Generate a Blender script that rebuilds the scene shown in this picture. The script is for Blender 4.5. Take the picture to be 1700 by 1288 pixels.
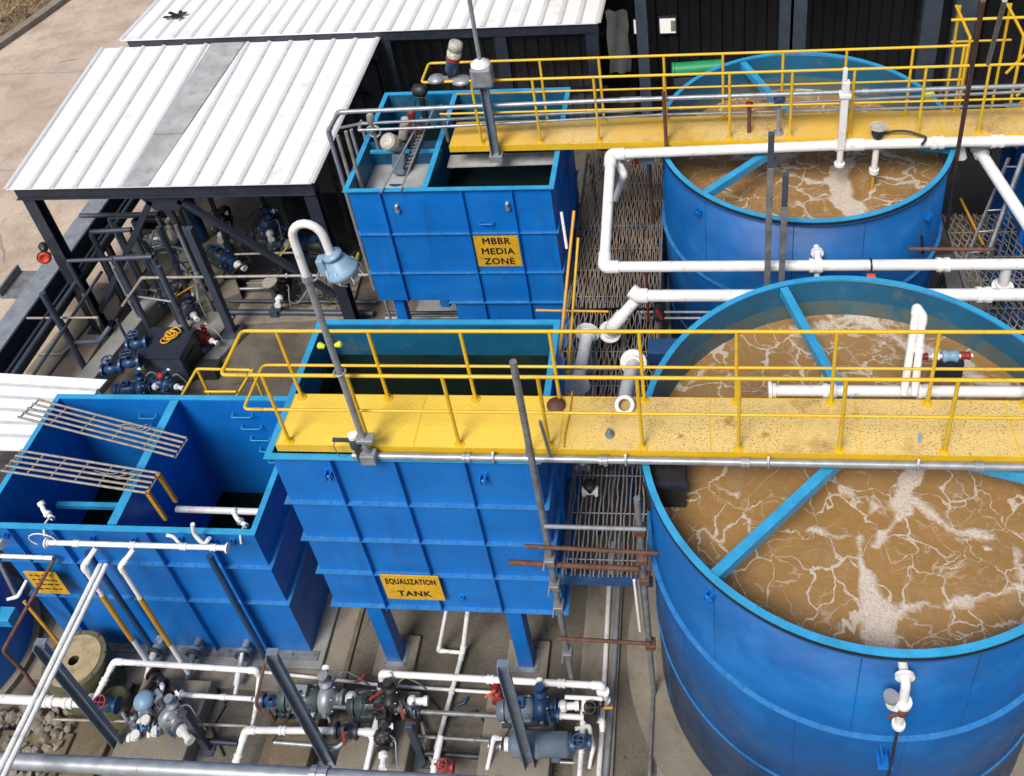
import bpy, math, random
from mathutils import Vector, Matrix, Euler
random.seed(7)
for o in list(bpy.data.objects): bpy.data.objects.remove(o)
S = bpy.context.scene
COL = S.collection
# ---------------------------------------------------------------- camera
EUL = Euler((0.92655617, 0.09249664, 0.08861173), 'XYZ')
FPX, CXP, CYP = 1674.378, 955.84, 261.61
CPOS = Vector((0, 0, 13.4))
cam = bpy.data.objects.new('camera', bpy.data.cameras.new('camera')); COL.objects.link(cam)
cam.location = CPOS; cam.rotation_euler = EUL
cam.data.sensor_width = 36; cam.data.lens = FPX/1700*36
cam.data.shift_x = -(CXP-850)/1700; cam.data.shift_y = (CYP-644)/1700
cam.data.clip_end = 500
S.camera = cam
# ---------------------------------------------------------------- light
SUN_EL, SUN_AZ = 54, 200          # azimuth the sun stands at, clockwise from +y
w = bpy.data.worlds.new('World'); S.world = w; w.use_nodes = True
nt = w.node_tree; bg = nt.nodes['Background']
sky = nt.nodes.new('ShaderNodeTexSky'); sky.sky_type = 'NISHITA'; sky.sun_disc = False
sky.sun_elevation = math.radians(SUN_EL); sky.sun_rotation = math.radians(SUN_AZ)
sky.air_density = 1.0; sky.dust_density = 4.0; sky.ozone_density = 1.0
nt.links.new(sky.outputs[0], bg.inputs[0]); bg.inputs[1].default_value = 0.085
sl = bpy.data.lights.new('sun', 'SUN'); sl.energy = 2.5; sl.angle = math.radians(22); sl.color = (1, .96, .9)
so = bpy.data.objects.new('sun', sl); COL.objects.link(so)
e, a = math.radians(SUN_EL), math.radians(SUN_AZ)
sd = Vector((math.sin(a)*math.cos(e), math.cos(a)*math.cos(e), math.sin(e)))
so.rotation_euler = sd.to_track_quat('Z', 'Y').to_euler(); so.location = (0, 0, 40)
S.view_settings.view_transform = 'Standard'; S.view_settings.look = 'None'; S.view_settings.exposure = 0.43
S.view_settings.gamma = 1
R3 = EUL.to_matrix()
def P(x, y, z=None, Y=None, X=None):
    """the point where the sight line through photo pixel x, y meets a real plane"""
    d = R3 @ Vector(((x-CXP)/FPX, -(y-CYP)/FPX, -1))
    if z is not None: k = (z-CPOS.z)/d.z
    elif Y is not None: k = Y/d.y
    else: k = X/d.x
    return CPOS + d*k
# ---------------------------------------------------------------- materials
def lin(c): return tuple(c)+(1,)
def mat(name, c, rough=.45, var=.12, scale=2.5, dirt=None, amt=.0, dscale=9, metal=0, bump=0, bscale=40, streak=False, spec=.5, build=None):
    m = bpy.data.materials.new(name); m.use_nodes = True; t = m.node_tree; N = t.nodes; L = t.links
    b = N['Principled BSDF']; b.inputs['Roughness'].default_value = rough; b.inputs['Metallic'].default_value = metal
    b.inputs['Specular IOR Level'].default_value = spec
    tc = N.new('ShaderNodeTexCoord'); mp = N.new('ShaderNodeMapping'); L.new(tc.outputs['Object'], mp.inputs[0])
    n1 = N.new('ShaderNodeTexNoise'); n1.inputs['Scale'].default_value = scale; n1.inputs['Detail'].default_value = 5; L.new(mp.outputs[0], n1.inputs[0])
    r1 = N.new('ShaderNodeValToRGB'); r1.color_ramp.elements[0].position = .3; r1.color_ramp.elements[1].position = .7
    r1.color_ramp.elements[0].color = lin([max(0, v*(1-var)) for v in c]); r1.color_ramp.elements[1].color = lin([min(1, v*(1+var)) for v in c])
    L.new(n1.outputs[0], r1.inputs[0]); col = r1.outputs[0]
    if dirt:
        m2 = N.new('ShaderNodeMapping'); L.new(tc.outputs['Object'], m2.inputs[0])
        if streak: m2.inputs['Scale'].default_value = (1, 1, .12)
        n2 = N.new('ShaderNodeTexNoise'); n2.inputs['Scale'].default_value = dscale; n2.inputs['Detail'].default_value = 8; n2.inputs['Roughness'].default_value = .65; L.new(m2.outputs[0], n2.inputs[0])
        r2 = N.new('ShaderNodeValToRGB'); r2.color_ramp.elements[0].position = .62-amt*.3; r2.color_ramp.elements[1].position = .78-amt*.1
        L.new(n2.outputs[0], r2.inputs[0])
        mx = N.new('ShaderNodeMix'); mx.data_type = 'RGBA'; L.new(r2.outputs[0], mx.inputs[0]); L.new(col, mx.inputs[6]); mx.inputs[7].default_value = lin(dirt); col = mx.outputs[2]
    if build: col = build(N, L, tc, col, b)
    L.new(col, b.inputs['Base Color'])
    if bump:
        n3 = N.new('ShaderNodeTexNoise'); n3.inputs['Scale'].default_value = bscale; n3.inputs['Detail'].default_value = 4; L.new(tc.outputs['Object'], n3.inputs[0])
        bp = N.new('ShaderNodeBump'); bp.inputs['Strength'].default_value = bump; bp.inputs['Distance'].default_value = .02
        L.new(n3.outputs[0], bp.inputs['Height']); L.new(bp.outputs[0], b.inputs['Normal'])
    return m
def math_(N, L, op, a, b=None):
    n = N.new('ShaderNodeMath'); n.operation = op
    for i, v in enumerate((a, b)):
        if v is None: continue
        if isinstance(v, (int, float)): n.inputs[i].default_value = v
        else: L.new(v, n.inputs[i])
    return n.outputs[0]
def ramp(N, L, src, p0, p1, c0=(0, 0, 0, 1), c1=(1, 1, 1, 1)):
    r = N.new('ShaderNodeValToRGB'); r.color_ramp.elements[0].position = p0; r.color_ramp.elements[1].position = p1
    r.color_ramp.elements[0].color = c0; r.color_ramp.elements[1].color = c1; L.new(src, r.inputs[0]); return r.outputs[0]
def mixc(N, L, f, a, b):
    mx = N.new('ShaderNodeMix'); mx.data_type = 'RGBA'
    if isinstance(f, (int, float)): mx.inputs[0].default_value = f
    else: L.new(f, mx.inputs[0])
    for i, v in ((6, a), (7, b)):
        if isinstance(v, tuple): mx.inputs[i].default_value = v
        else: L.new(v, mx.inputs[i])
    return mx.outputs[2]
def noise(N, L, vec, scale, det=4, rough=.5):
    n = N.new('ShaderNodeTexNoise'); n.inputs['Scale'].default_value = scale; n.inputs['Detail'].default_value = det; n.inputs['Roughness'].default_value = rough
    L.new(vec, n.inputs[0]); return n.outputs
def rust_build(amount):
    def f(N, L, tc, col, b):
        sx = N.new('ShaderNodeSeparateXYZ'); geo = N.new('ShaderNodeNewGeometry'); L.new(geo.outputs['Position'], sx.inputs[0])
        wear = ramp(N, L, math_(N, L, 'MULTIPLY', math_(N, L, 'ADD', sx.outputs[0], 1.9), 1.1), .05, .95) if amount == 'x' else None
        pale = mixc(N, L, noise(N, L, geo.outputs['Position'], 1.3, 5)[0], (.60, .42, .15, 1), (.70, .54, .26, 1))
        if wear is None: wear = ramp(N, L, noise(N, L, geo.outputs['Position'], .9, 4)[0], .38, .6)
        col = mixc(N, L, math_(N, L, 'MULTIPLY', wear, .8), col, pale)
        v = N.new('ShaderNodeTexVoronoi'); v.inputs['Scale'].default_value = 38; mp = N.new('ShaderNodeMapping'); mp.inputs['Rotation'].default_value = (0, 0, .7); mp.inputs['Scale'].default_value = (1, 1.7, 1)
        L.new(geo.outputs['Position'], mp.inputs[0]); L.new(mp.outputs[0], v.inputs['Vector'])
        spots = math_(N, L, 'LESS_THAN', v.outputs['Distance'], .33)
        dens = ramp(N, L, noise(N, L, geo.outputs['Position'], 2.0, 6, .7)[0], .36, .52)
        fine = ramp(N, L, noise(N, L, geo.outputs['Position'], 30, 3)[0], .38, .5)
        k = math_(N, L, 'MULTIPLY', math_(N, L, 'MULTIPLY', spots, dens), math_(N, L, 'MULTIPLY', wear, fine))
        col = mixc(N, L, math_(N, L, 'MULTIPLY', k, .75), col, (.10, .045, .02, 1))
        pat = ramp(N, L, noise(N, L, geo.outputs['Position'], 1.1, 7, .7)[0], .53, .68)
        col = mixc(N, L, math_(N, L, 'MULTIPLY', math_(N, L, 'MULTIPLY', pat, wear), .75), col, (.24, .11, .035, 1))
        for (qx, qy, rad) in ((1212, 700, .30), (1270, 722, .2), (1130, 725, .12), (1420, 690, .16)):
            sp = P(qx, qy, z=4.8); dn = N.new('ShaderNodeVectorMath'); dn.operation = 'DISTANCE'; L.new(geo.outputs['Position'], dn.inputs[0]); dn.inputs[1].default_value = tuple(sp)
            kk = ramp(N, L, math_(N, L, 'ADD', math_(N, L, 'DIVIDE', dn.outputs['Value'], rad), math_(N, L, 'MULTIPLY', noise(N, L, geo.outputs['Position'], 16, 6, .8)[0], 1.4)), .75, 1.35, (1, 1, 1, 1), (0, 0, 0, 1))
            col = mixc(N, L, math_(N, L, 'MULTIPLY', kk, .6), col, (.16, .075, .03, 1))
        vb = N.new('ShaderNodeTexVoronoi'); vb.inputs['Scale'].default_value = 40; L.new(mp.outputs[0], vb.inputs['Vector'])
        bp = N.new('ShaderNodeBump'); bp.inputs['Strength'].default_value = .35; bp.inputs['Distance'].default_value = .01; L.new(vb.outputs['Distance'], bp.inputs['Height']); L.new(bp.outputs[0], b.inputs['Normal'])
        return col
    return f
def sludge_build(seed, c, zl, river):
    def f(N, L, tc, col, b):
        mp = N.new('ShaderNodeMapping'); mp.inputs['Location'].default_value = (seed, seed*.7, 0); L.new(tc.outputs['Object'], mp.inputs[0])
        def warp(vec, sc, k):
            nz = noise(N, L, vec, sc, 3); s_ = N.new('ShaderNodeVectorMath'); s_.operation = 'SUBTRACT'; s_.inputs[1].default_value = (.5, .5, .5); L.new(nz[1], s_.inputs[0])
            m_ = N.new('ShaderNodeVectorMath'); m_.operation = 'SCALE'; m_.inputs['Scale'].default_value = k; L.new(s_.outputs[0], m_.inputs[0])
            a_ = N.new('ShaderNodeVectorMath'); a_.operation = 'ADD'; L.new(vec, a_.inputs[0]); L.new(m_.outputs[0], a_.inputs[1]); return a_.outputs[0]
        v1 = warp(mp.outputs[0], 1.1, .9); v1 = warp(v1, 3.6, .26); v1 = warp(v1, 12, .05)
        big = noise(N, L, mp.outputs[0], 1.1, 4)[0]
        base = mixc(N, L, big, (.18, .094, .028, 1), (.38, .215, .078, 1))
        base = mixc(N, L, math_(N, L, 'MULTIPLY', noise(N, L, v1, 9, 6)[0], .35), base, (.36, .24, .10, 1))
        def veins(sc, p0, p1):
            v = N.new('ShaderNodeTexVoronoi'); v.feature = 'DISTANCE_TO_EDGE'; v.inputs['Scale'].default_value = sc; L.new(v1, v.inputs['Vector'])
            return v.outputs['Distance'], p0, p1
        fm = ramp(N, L, noise(N, L, v1, .55, 3)[0], .40, .62)
        d, _, _ = veins(2.1, 0, 0)
        wid = math_(N, L, 'ADD', math_(N, L, 'MULTIPLY', ramp(N, L, noise(N, L, v1, 1.2, 4)[0], .44, .70), .055), .009)
        k1 = math_(N, L, 'SUBTRACT', 1.0, math_(N, L, 'DIVIDE', d, wid)); k1 = ramp(N, L, k1, .0, .35)
        def ridge(vec, sc, wd, det):
            return ramp(N, L, math_(N, L, 'ABSOLUTE', math_(N, L, 'SUBTRACT', noise(N, L, vec, sc, det, .5)[0], .5)), 0, wd, (1, 1, 1, 1), (0, 0, 0, 1))
        k2 = math_(N, L, 'MULTIPLY', ridge(v1, 2.3, .022, 2), ramp(N, L, noise(N, L, v1, 1.5, 3)[0], .42, .6))
        k4 = math_(N, L, 'MULTIPLY', ridge(mp.outputs[0], 6.5, .03, 3), ramp(N, L, noise(N, L, v1, 2.1, 3)[0], .46, .62))
        k2 = math_(N, L, 'MAXIMUM', k2, math_(N, L, 'MULTIPLY', k4, .35))
        soft = ramp(N, L, noise(N, L, v1, 2.4, 7, .62)[0], .56, .72)
        k2 = math_(N, L, 'MAXIMUM', k2, math_(N, L, 'MULTIPLY', soft, .30))
        # the foam rafts: drifts of froth along the flow
        wv = warp(warp(tc.outputs['Object'], 1.6, .5), 6, .14); best = None
        for (a_, b_, wd) in river:
            A_, B_ = (P(a_[0], a_[1], z=zl)-Vector(c)), (P(b_[0], b_[1], z=zl)-Vector(c)); BA = B_-A_; BA.z = 0
            pa = N.new('ShaderNodeVectorMath'); pa.operation = 'SUBTRACT'; L.new(wv, pa.inputs[0]); pa.inputs[1].default_value = (A_.x, A_.y, 0)
            fl = N.new('ShaderNodeVectorMath'); fl.operation = 'MULTIPLY'; L.new(pa.outputs[0], fl.inputs[0]); fl.inputs[1].default_value = (1, 1, 0)
            dt = N.new('ShaderNodeVectorMath'); dt.operation = 'DOT_PRODUCT'; L.new(fl.outputs[0], dt.inputs[0]); dt.inputs[1].default_value = tuple(BA/BA.length_squared)
            cl = N.new('ShaderNodeClamp'); L.new(dt.outputs['Value'], cl.inputs[0])
            sc_ = N.new('ShaderNodeVectorMath'); sc_.operation = 'SCALE'; sc_.inputs[0].default_value = tuple(BA); L.new(cl.outputs[0], sc_.inputs['Scale'])
            ds = N.new('ShaderNodeVectorMath'); ds.operation = 'DISTANCE'; L.new(fl.outputs[0], ds.inputs[0]); L.new(sc_.outputs[0], ds.inputs[1])
            e_ = math_(N, L, 'SUBTRACT', ds.outputs['Value'], wd); best = e_ if best is None else math_(N, L, 'MINIMUM', best, e_)
        lim = math_(N, L, 'MULTIPLY', math_(N, L, 'SUBTRACT', noise(N, L, wv, 2.6, 6, .6)[0], .40), .34)
        k3 = ramp(N, L, math_(N, L, 'SUBTRACT', lim, best), .0, .06)
        foam = math_(N, L, 'MAXIMUM', math_(N, L, 'MAXIMUM', math_(N, L, 'MULTIPLY', k1, .85), math_(N, L, 'MULTIPLY', k2, .6)), k3)
        fr = noise(N, L, mp.outputs[0], 42, 4, .7)[0]
        foam = math_(N, L, 'MULTIPLY', foam, ramp(N, L, fr, .26, .38))
        fc = mixc(N, L, ramp(N, L, fr, .35, .65), (.42, .35, .27, 1), (.62, .55, .48, 1))
        col = mixc(N, L, foam, base, fc)
        h = math_(N, L, 'ADD', math_(N, L, 'MULTIPLY', noise(N, L, v1, 14, 5, .6)[0], .5), math_(N, L, 'MULTIPLY', foam, .7))
        h = math_(N, L, 'ADD', h, math_(N, L, 'MULTIPLY', noise(N, L, mp.outputs[0], 3, 3)[0], .8))
        bp = N.new('ShaderNodeBump'); bp.inputs['Strength'].default_value = .38; bp.inputs['Distance'].default_value = .05; L.new(h, bp.inputs['Height']); L.new(bp.outputs[0], b.inputs['Normal'])
        rr = ramp(N, L, foam, 0, 1, (.22,)*3+(1,), (.75,)*3+(1,)); L.new(rr, b.inputs['Roughness'])
        return col
    return f
def slab_build(joint, stain):
    def f(N, L, tc, col, b):
        geo = N.new('ShaderNodeNewGeometry'); pos = geo.outputs['Position']
        col = mixc(N, L, math_(N, L, 'MULTIPLY', ramp(N, L, noise(N, L, pos, .8, 8, .7)[0], .44, .60), .85), col, stain+(1,))
        col = mixc(N, L, math_(N, L, 'MULTIPLY', ramp(N, L, noise(N, L, pos, 28, 6, .8)[0], .50, .66), .55), col, tuple(v*.45 for v in stain)+(1,))
        v = N.new('ShaderNodeTexVoronoi'); v.feature = 'DISTANCE_TO_EDGE'; v.inputs['Scale'].default_value = joint
        nz = noise(N, L, pos, 1.7, 6); mx = mixc(N, L, .14, pos, nz[1]); L.new(mx, v.inputs['Vector'])
        crack = ramp(N, L, v.outputs['Distance'], .0, .006, (1, 1, 1, 1), (0, 0, 0, 1))
        crack = math_(N, L, 'MULTIPLY', crack, ramp(N, L, noise(N, L, pos, .9, 2)[0], .5, .6))
        return mixc(N, L, math_(N, L, 'MULTIPLY', crack, .7), col, tuple(v*.3 for v in stain)+(1,))
    return f
M = {}
def blue_build(N, L, tc, col, b):
    pos = tc.outputs['Object']; chalk = ramp(N, L, noise(N, L, pos, 1.1, 6, .6)[0], .50, .68)
    col = mixc(N, L, math_(N, L, 'MULTIPLY', chalk, .35), col, (.02, .19, .50, 1))
    mp = N.new('ShaderNodeMapping'); mp.inputs['Scale'].default_value = (9, 9, .5); L.new(pos, mp.inputs[0])
    run = ramp(N, L, noise(N, L, mp.outputs[0], 1.0, 5, .6)[0], .58, .75)
    col = mixc(N, L, math_(N, L, 'MULTIPLY', run, .30), col, (.03, .06, .12, 1))
    spl = ramp(N, L, noise(N, L, pos, 11, 6, .75)[0], .66, .74)
    col = mixc(N, L, math_(N, L, 'MULTIPLY', spl, .5), col, (.12, .20, .30, 1))
    bn = N.new('ShaderNodeBump'); bn.inputs['Strength'].default_value = .25; bn.inputs['Distance'].default_value = .08; L.new(noise(N, L, pos, 1.8, 2)[0], bn.inputs['Height']); L.new(bn.outputs[0], b.inputs['Normal'])
    L.new(ramp(N, L, noise(N, L, pos, 3, 4)[0], .3, .7, (.32,)*3+(1,), (.55,)*3+(1,)), b.inputs['Roughness'])
    return col
M['blue'] = mat('blue_paint', (.003, .148, .52), .40, .12, 1.2, dirt=(.006, .10, .34), amt=.22, dscale=3, streak=True, build=blue_build)
M['blue2'] = mat('deep_blue_round_tank_paint', (.002, .092, .315), .42, .12, 1.2, dirt=(.005, .075, .24), amt=.3, dscale=3, streak=True, build=blue_build)
M['rim'] = mat('sky_sheen_blue_flange_paint', (.03, .30, .56), .42, .15, 5, dirt=(.02, .12, .30), amt=.15, dscale=22)  # tank blue made lighter to paint in sky sheen on upward faces
M['scum'] = mat('dried_scum_band', (.13, .15, .13), .7, .3, 3, dirt=(.015, .10, .15), amt=.9, dscale=3)
M['stiff'] = mat('pale_blue_stiffener_paint', (.02, .17, .44), .45, .15, 5, dirt=(.10, .20, .30), amt=.35, dscale=14)  # paler, greyer blue than the tank walls
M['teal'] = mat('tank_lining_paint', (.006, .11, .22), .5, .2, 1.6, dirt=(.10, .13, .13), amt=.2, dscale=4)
M['yel'] = mat('yellow_paint', (.68, .43, .02), .42, .08, 3, dirt=(.34, .15, .02), amt=.12, dscale=14)
M['deck'] = mat('yellow_deck_paint', (.80, .55, .07), .5, .07, 1.5, build=rust_build('x'))
M['deck2'] = mat('worn_yellow_deck_paint', (.70, .43, .06), .55, .07, 1.5, build=rust_build('n'))
M['signyel'] = mat('sign_yellow_paint', (.66, .38, .015), .5, .1, 4, dirt=(.36, .20, .04), amt=.4, dscale=14)
M['black'] = mat('black_lettering', (.012, .012, .012), .6, .2, 10)
M['pvc'] = mat('white_pipe_plastic', (.76, .76, .75), .35, .05, 4, dirt=(.42, .38, .32), amt=.22, dscale=10)
M['galv'] = mat('galvanised_steel', (.33, .36, .39), .42, .22, 8, dirt=(.19, .17, .15), amt=.2, dscale=16, metal=.45, bump=.05)
M['steel'] = mat('dull_steel_tube', (.22, .23, .24), .5, .25, 7, dirt=(.15, .085, .05), amt=.35, dscale=12, metal=.35)
M['slate'] = mat('slate_blue_grey_paint', (.045, .06, .085), .45, .15, 4, dirt=(.11, .10, .09), amt=.15, dscale=14)
M['postgrey'] = mat('blue_grey_channel_paint', (.125, .165, .215), .4, .18, 4, dirt=(.22, .22, .21), amt=.25, dscale=12)
M['navy'] = mat('navy_column_paint', (.020, .027, .044), .45, .2, 4, dirt=(.07, .065, .06), amt=.12, dscale=9)
M['rust'] = mat('rusty_tube', (.125, .055, .035), .7, .3, 9, dirt=(.06, .03, .022), amt=.4, dscale=20, bump=.2)
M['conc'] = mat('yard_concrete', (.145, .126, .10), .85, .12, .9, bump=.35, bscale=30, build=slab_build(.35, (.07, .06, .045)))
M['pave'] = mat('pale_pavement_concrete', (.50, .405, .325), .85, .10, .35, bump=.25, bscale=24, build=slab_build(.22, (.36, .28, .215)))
M['plinth'] = mat('plinth_concrete', (.22, .195, .155), .85, .15, 2, dirt=(.15, .12, .08), amt=.35, dscale=5, bump=.4, bscale=35)
M['muddy'] = mat('muddy_plinth_concrete', (.15, .115, .07), .7, .3, 2.5, dirt=(.08, .07, .035), amt=.5, dscale=4, bump=.5, bscale=20)
M['grey'] = mat('grey_kerb_concrete', (.24, .24, .23), .8, .14, 2, dirt=(.16, .15, .13), amt=.3, dscale=5, bump=.3)
M['roof'] = mat('white_roof_sheet', (.80, .81, .82), .35, .04, 1.5, dirt=(.58, .57, .54), amt=.25, dscale=2.2)
M['seam'] = mat('shaded_roof_seam_paint', (.60, .61, .62), .4, .06, 2)  # roof white greyed, painting in the shading of the seam sides
M['rib'] = mat('roof_seam_metal', (.52, .54, .56), .4, .12, 6)
M['skylight'] = mat('grey_translucent_sheet', (.38, .39, .39), .5, .18, 2.5, dirt=(.24, .25, .25), amt=.35, dscale=6)
M['dark'] = mat('dark_wall_sheet', (.012, .013, .016), .6, .3, 1.2)
M['corr'] = mat('grey_corrugated_sheet', (.075, .078, .078), .55, .25, 1.5, dirt=(.04, .04, .038), amt=.3, dscale=5)
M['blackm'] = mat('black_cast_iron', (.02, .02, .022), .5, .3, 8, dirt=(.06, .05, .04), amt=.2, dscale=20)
M['grn'] = mat('grey_green_motor_paint', (.055, .085, .085), .42, .2, 5, dirt=(.10, .09, .07), amt=.25, dscale=16)
M['mblue'] = mat('motor_blue_paint', (.015, .06, .155), .38, .2, 5, dirt=(.03, .05, .08), amt=.2, dscale=16)
M['pblue'] = mat('pale_blue_enamel', (.20, .33, .46), .4, .12, 6)
M['red'] = mat('red_enamel', (.30, .022, .022), .5, .3, 9, dirt=(.06, .03, .025), amt=.4, dscale=18)
M['redo'] = mat('red_orange_siren_paint', (.55, .04, .015), .4, .3, 14, dirt=(.05, .03, .03), amt=.4, dscale=12)
M['orange'] = mat('orange_plastic', (.75, .10, .03), .4, .15, 8)
M['cream'] = mat('cream_cover_paint', (.48, .46, .40), .45, .2, 6, dirt=(.16, .13, .09), amt=.5, dscale=25)
M['moss'] = mat('mossy_drum_concrete', (.085, .085, .042), .85, .3, 3, dirt=(.17, .13, .07), amt=.45, dscale=5, bump=.5, bscale=25)
M['tan'] = mat('tan_drum_lid', (.34, .27, .15), .8, .2, 4, dirt=(.12, .13, .06), amt=.35, dscale=6, bump=.4)
M['mesh'] = mat('expanded_steel_mesh', (.30, .26, .21), .6, .35, 6, dirt=(.12, .085, .06), amt=.4, dscale=10, metal=.2)
M['mesh2'] = mat('rusty_expanded_steel_mesh', (.29, .24, .185), .65, .4, 3, dirt=(.11, .055, .03), amt=.5, dscale=6, metal=.1)
M['bar'] = mat('worn_steel_bar', (.30, .285, .26), .5, .2, 8, dirt=(.22, .12, .06), amt=.4, dscale=14, metal=.25)
M['green'] = mat('green_plastic_tube', (.02, .25, .10), .4, .15, 4)
M['ochre'] = mat('ochre_pipe_band_paint', (.60, .30, .02), .45, .12, 6, dirt=(.3, .16, .04), amt=.25, dscale=18)
M['water'] = mat('dark_tank_water', (.003, .008, .005), .22, .3, 1, spec=.12)
M['slime'] = mat('dark_slime_band', (.006, .03, .028), .5, .4, 3, dirt=(.03, .035, .02), amt=.4, dscale=5)
M['soil'] = mat('dry_soil', (.22, .16, .10), .95, .35, 2, dirt=(.09, .065, .035), amt=.5, dscale=5, bump=.8, bscale=12)
M['straw'] = mat('dry_grass', (.30, .22, .11), .9, .35, 3)
M['lgreen'] = mat('lime_hose_plastic', (.55, .62, .03), .4, .1, 6)
M['glass'] = mat('bright_window_pane', (.5, .5, .45), .2, .1, 5)
wp = M['glass'].node_tree.nodes['Principled BSDF']; wp.inputs['Emission Color'].default_value = (1, .96, .86, 1); wp.inputs['Emission Strength'].default_value = .55
q_ = lambda x, y: (1040+x/2.576, 700+y/2.576)
f_ = lambda x, y: (1100+x/2.833, y/2.833)
RV1 = [(q_(1250, 190), q_(1200, 310), .05), (q_(1200, 310), q_(1165, 420), .07), (q_(1165, 420), q_(1050, 510), .04), (q_(960, 470), q_(1000, 640), .06), (q_(1000, 640), q_(1040, 760), .09), (q_(1040, 760), q_(1080, 950), .14), (q_(1220, 320), q_(1400, 430), .03), (q_(1400, 430), q_(1560, 500), .01), (q_(1090, 800), q_(1350, 810), .02), (q_(1400, 790), q_(1480, 740), .05), (q_(1480, 740), q_(1690, 690), .01), (q_(780, 430), q_(960, 480), .02), (q_(960, 300), q_(1010, 380), .03), (q_(1010, 380), q_(1100, 360), .02), (q_(640, 710), q_(960, 760), -.03),
       ((1300, 545), (1420, 530), .05), ((1420, 530), (1540, 575), .07), ((1540, 575), (1660, 650), .06), ((1140, 640), (1220, 565), -.01), (q_(380, 620), q_(560, 740), .0), (q_(400, 250), q_(490, 300), .0), (q_(1660, 540), q_(1700, 640), .03)]
RV2 = [(f_(880, 760), f_(830, 860), .10), (f_(830, 860), f_(880, 980), .17), (f_(520, 790), f_(700, 850), .02), (f_(700, 850), f_(830, 880), .05), (f_(870, 760), f_(930, 700), .05), (f_(930, 700), f_(1150, 740), .04), (f_(1150, 740), f_(1200, 800), .0), (f_(560, 740), f_(640, 700), .05), (f_(300, 920), f_(500, 960), -.01), (f_(100, 720), f_(400, 740), .0), (f_(640, 420), f_(900, 400), .05)]
M['sludge1'] = mat('foaming_brown_sludge', (.26, .15, .05), .3, build=sludge_build(3.1, (1.6, 6.83, 0), 3.98, RV1))
M['sludge2'] = mat('foaming_brown_sludge_churned', (.26, .15, .05), .3, build=sludge_build(8.4, (1.45, 12.3, 0), 3.9, RV2))
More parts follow.
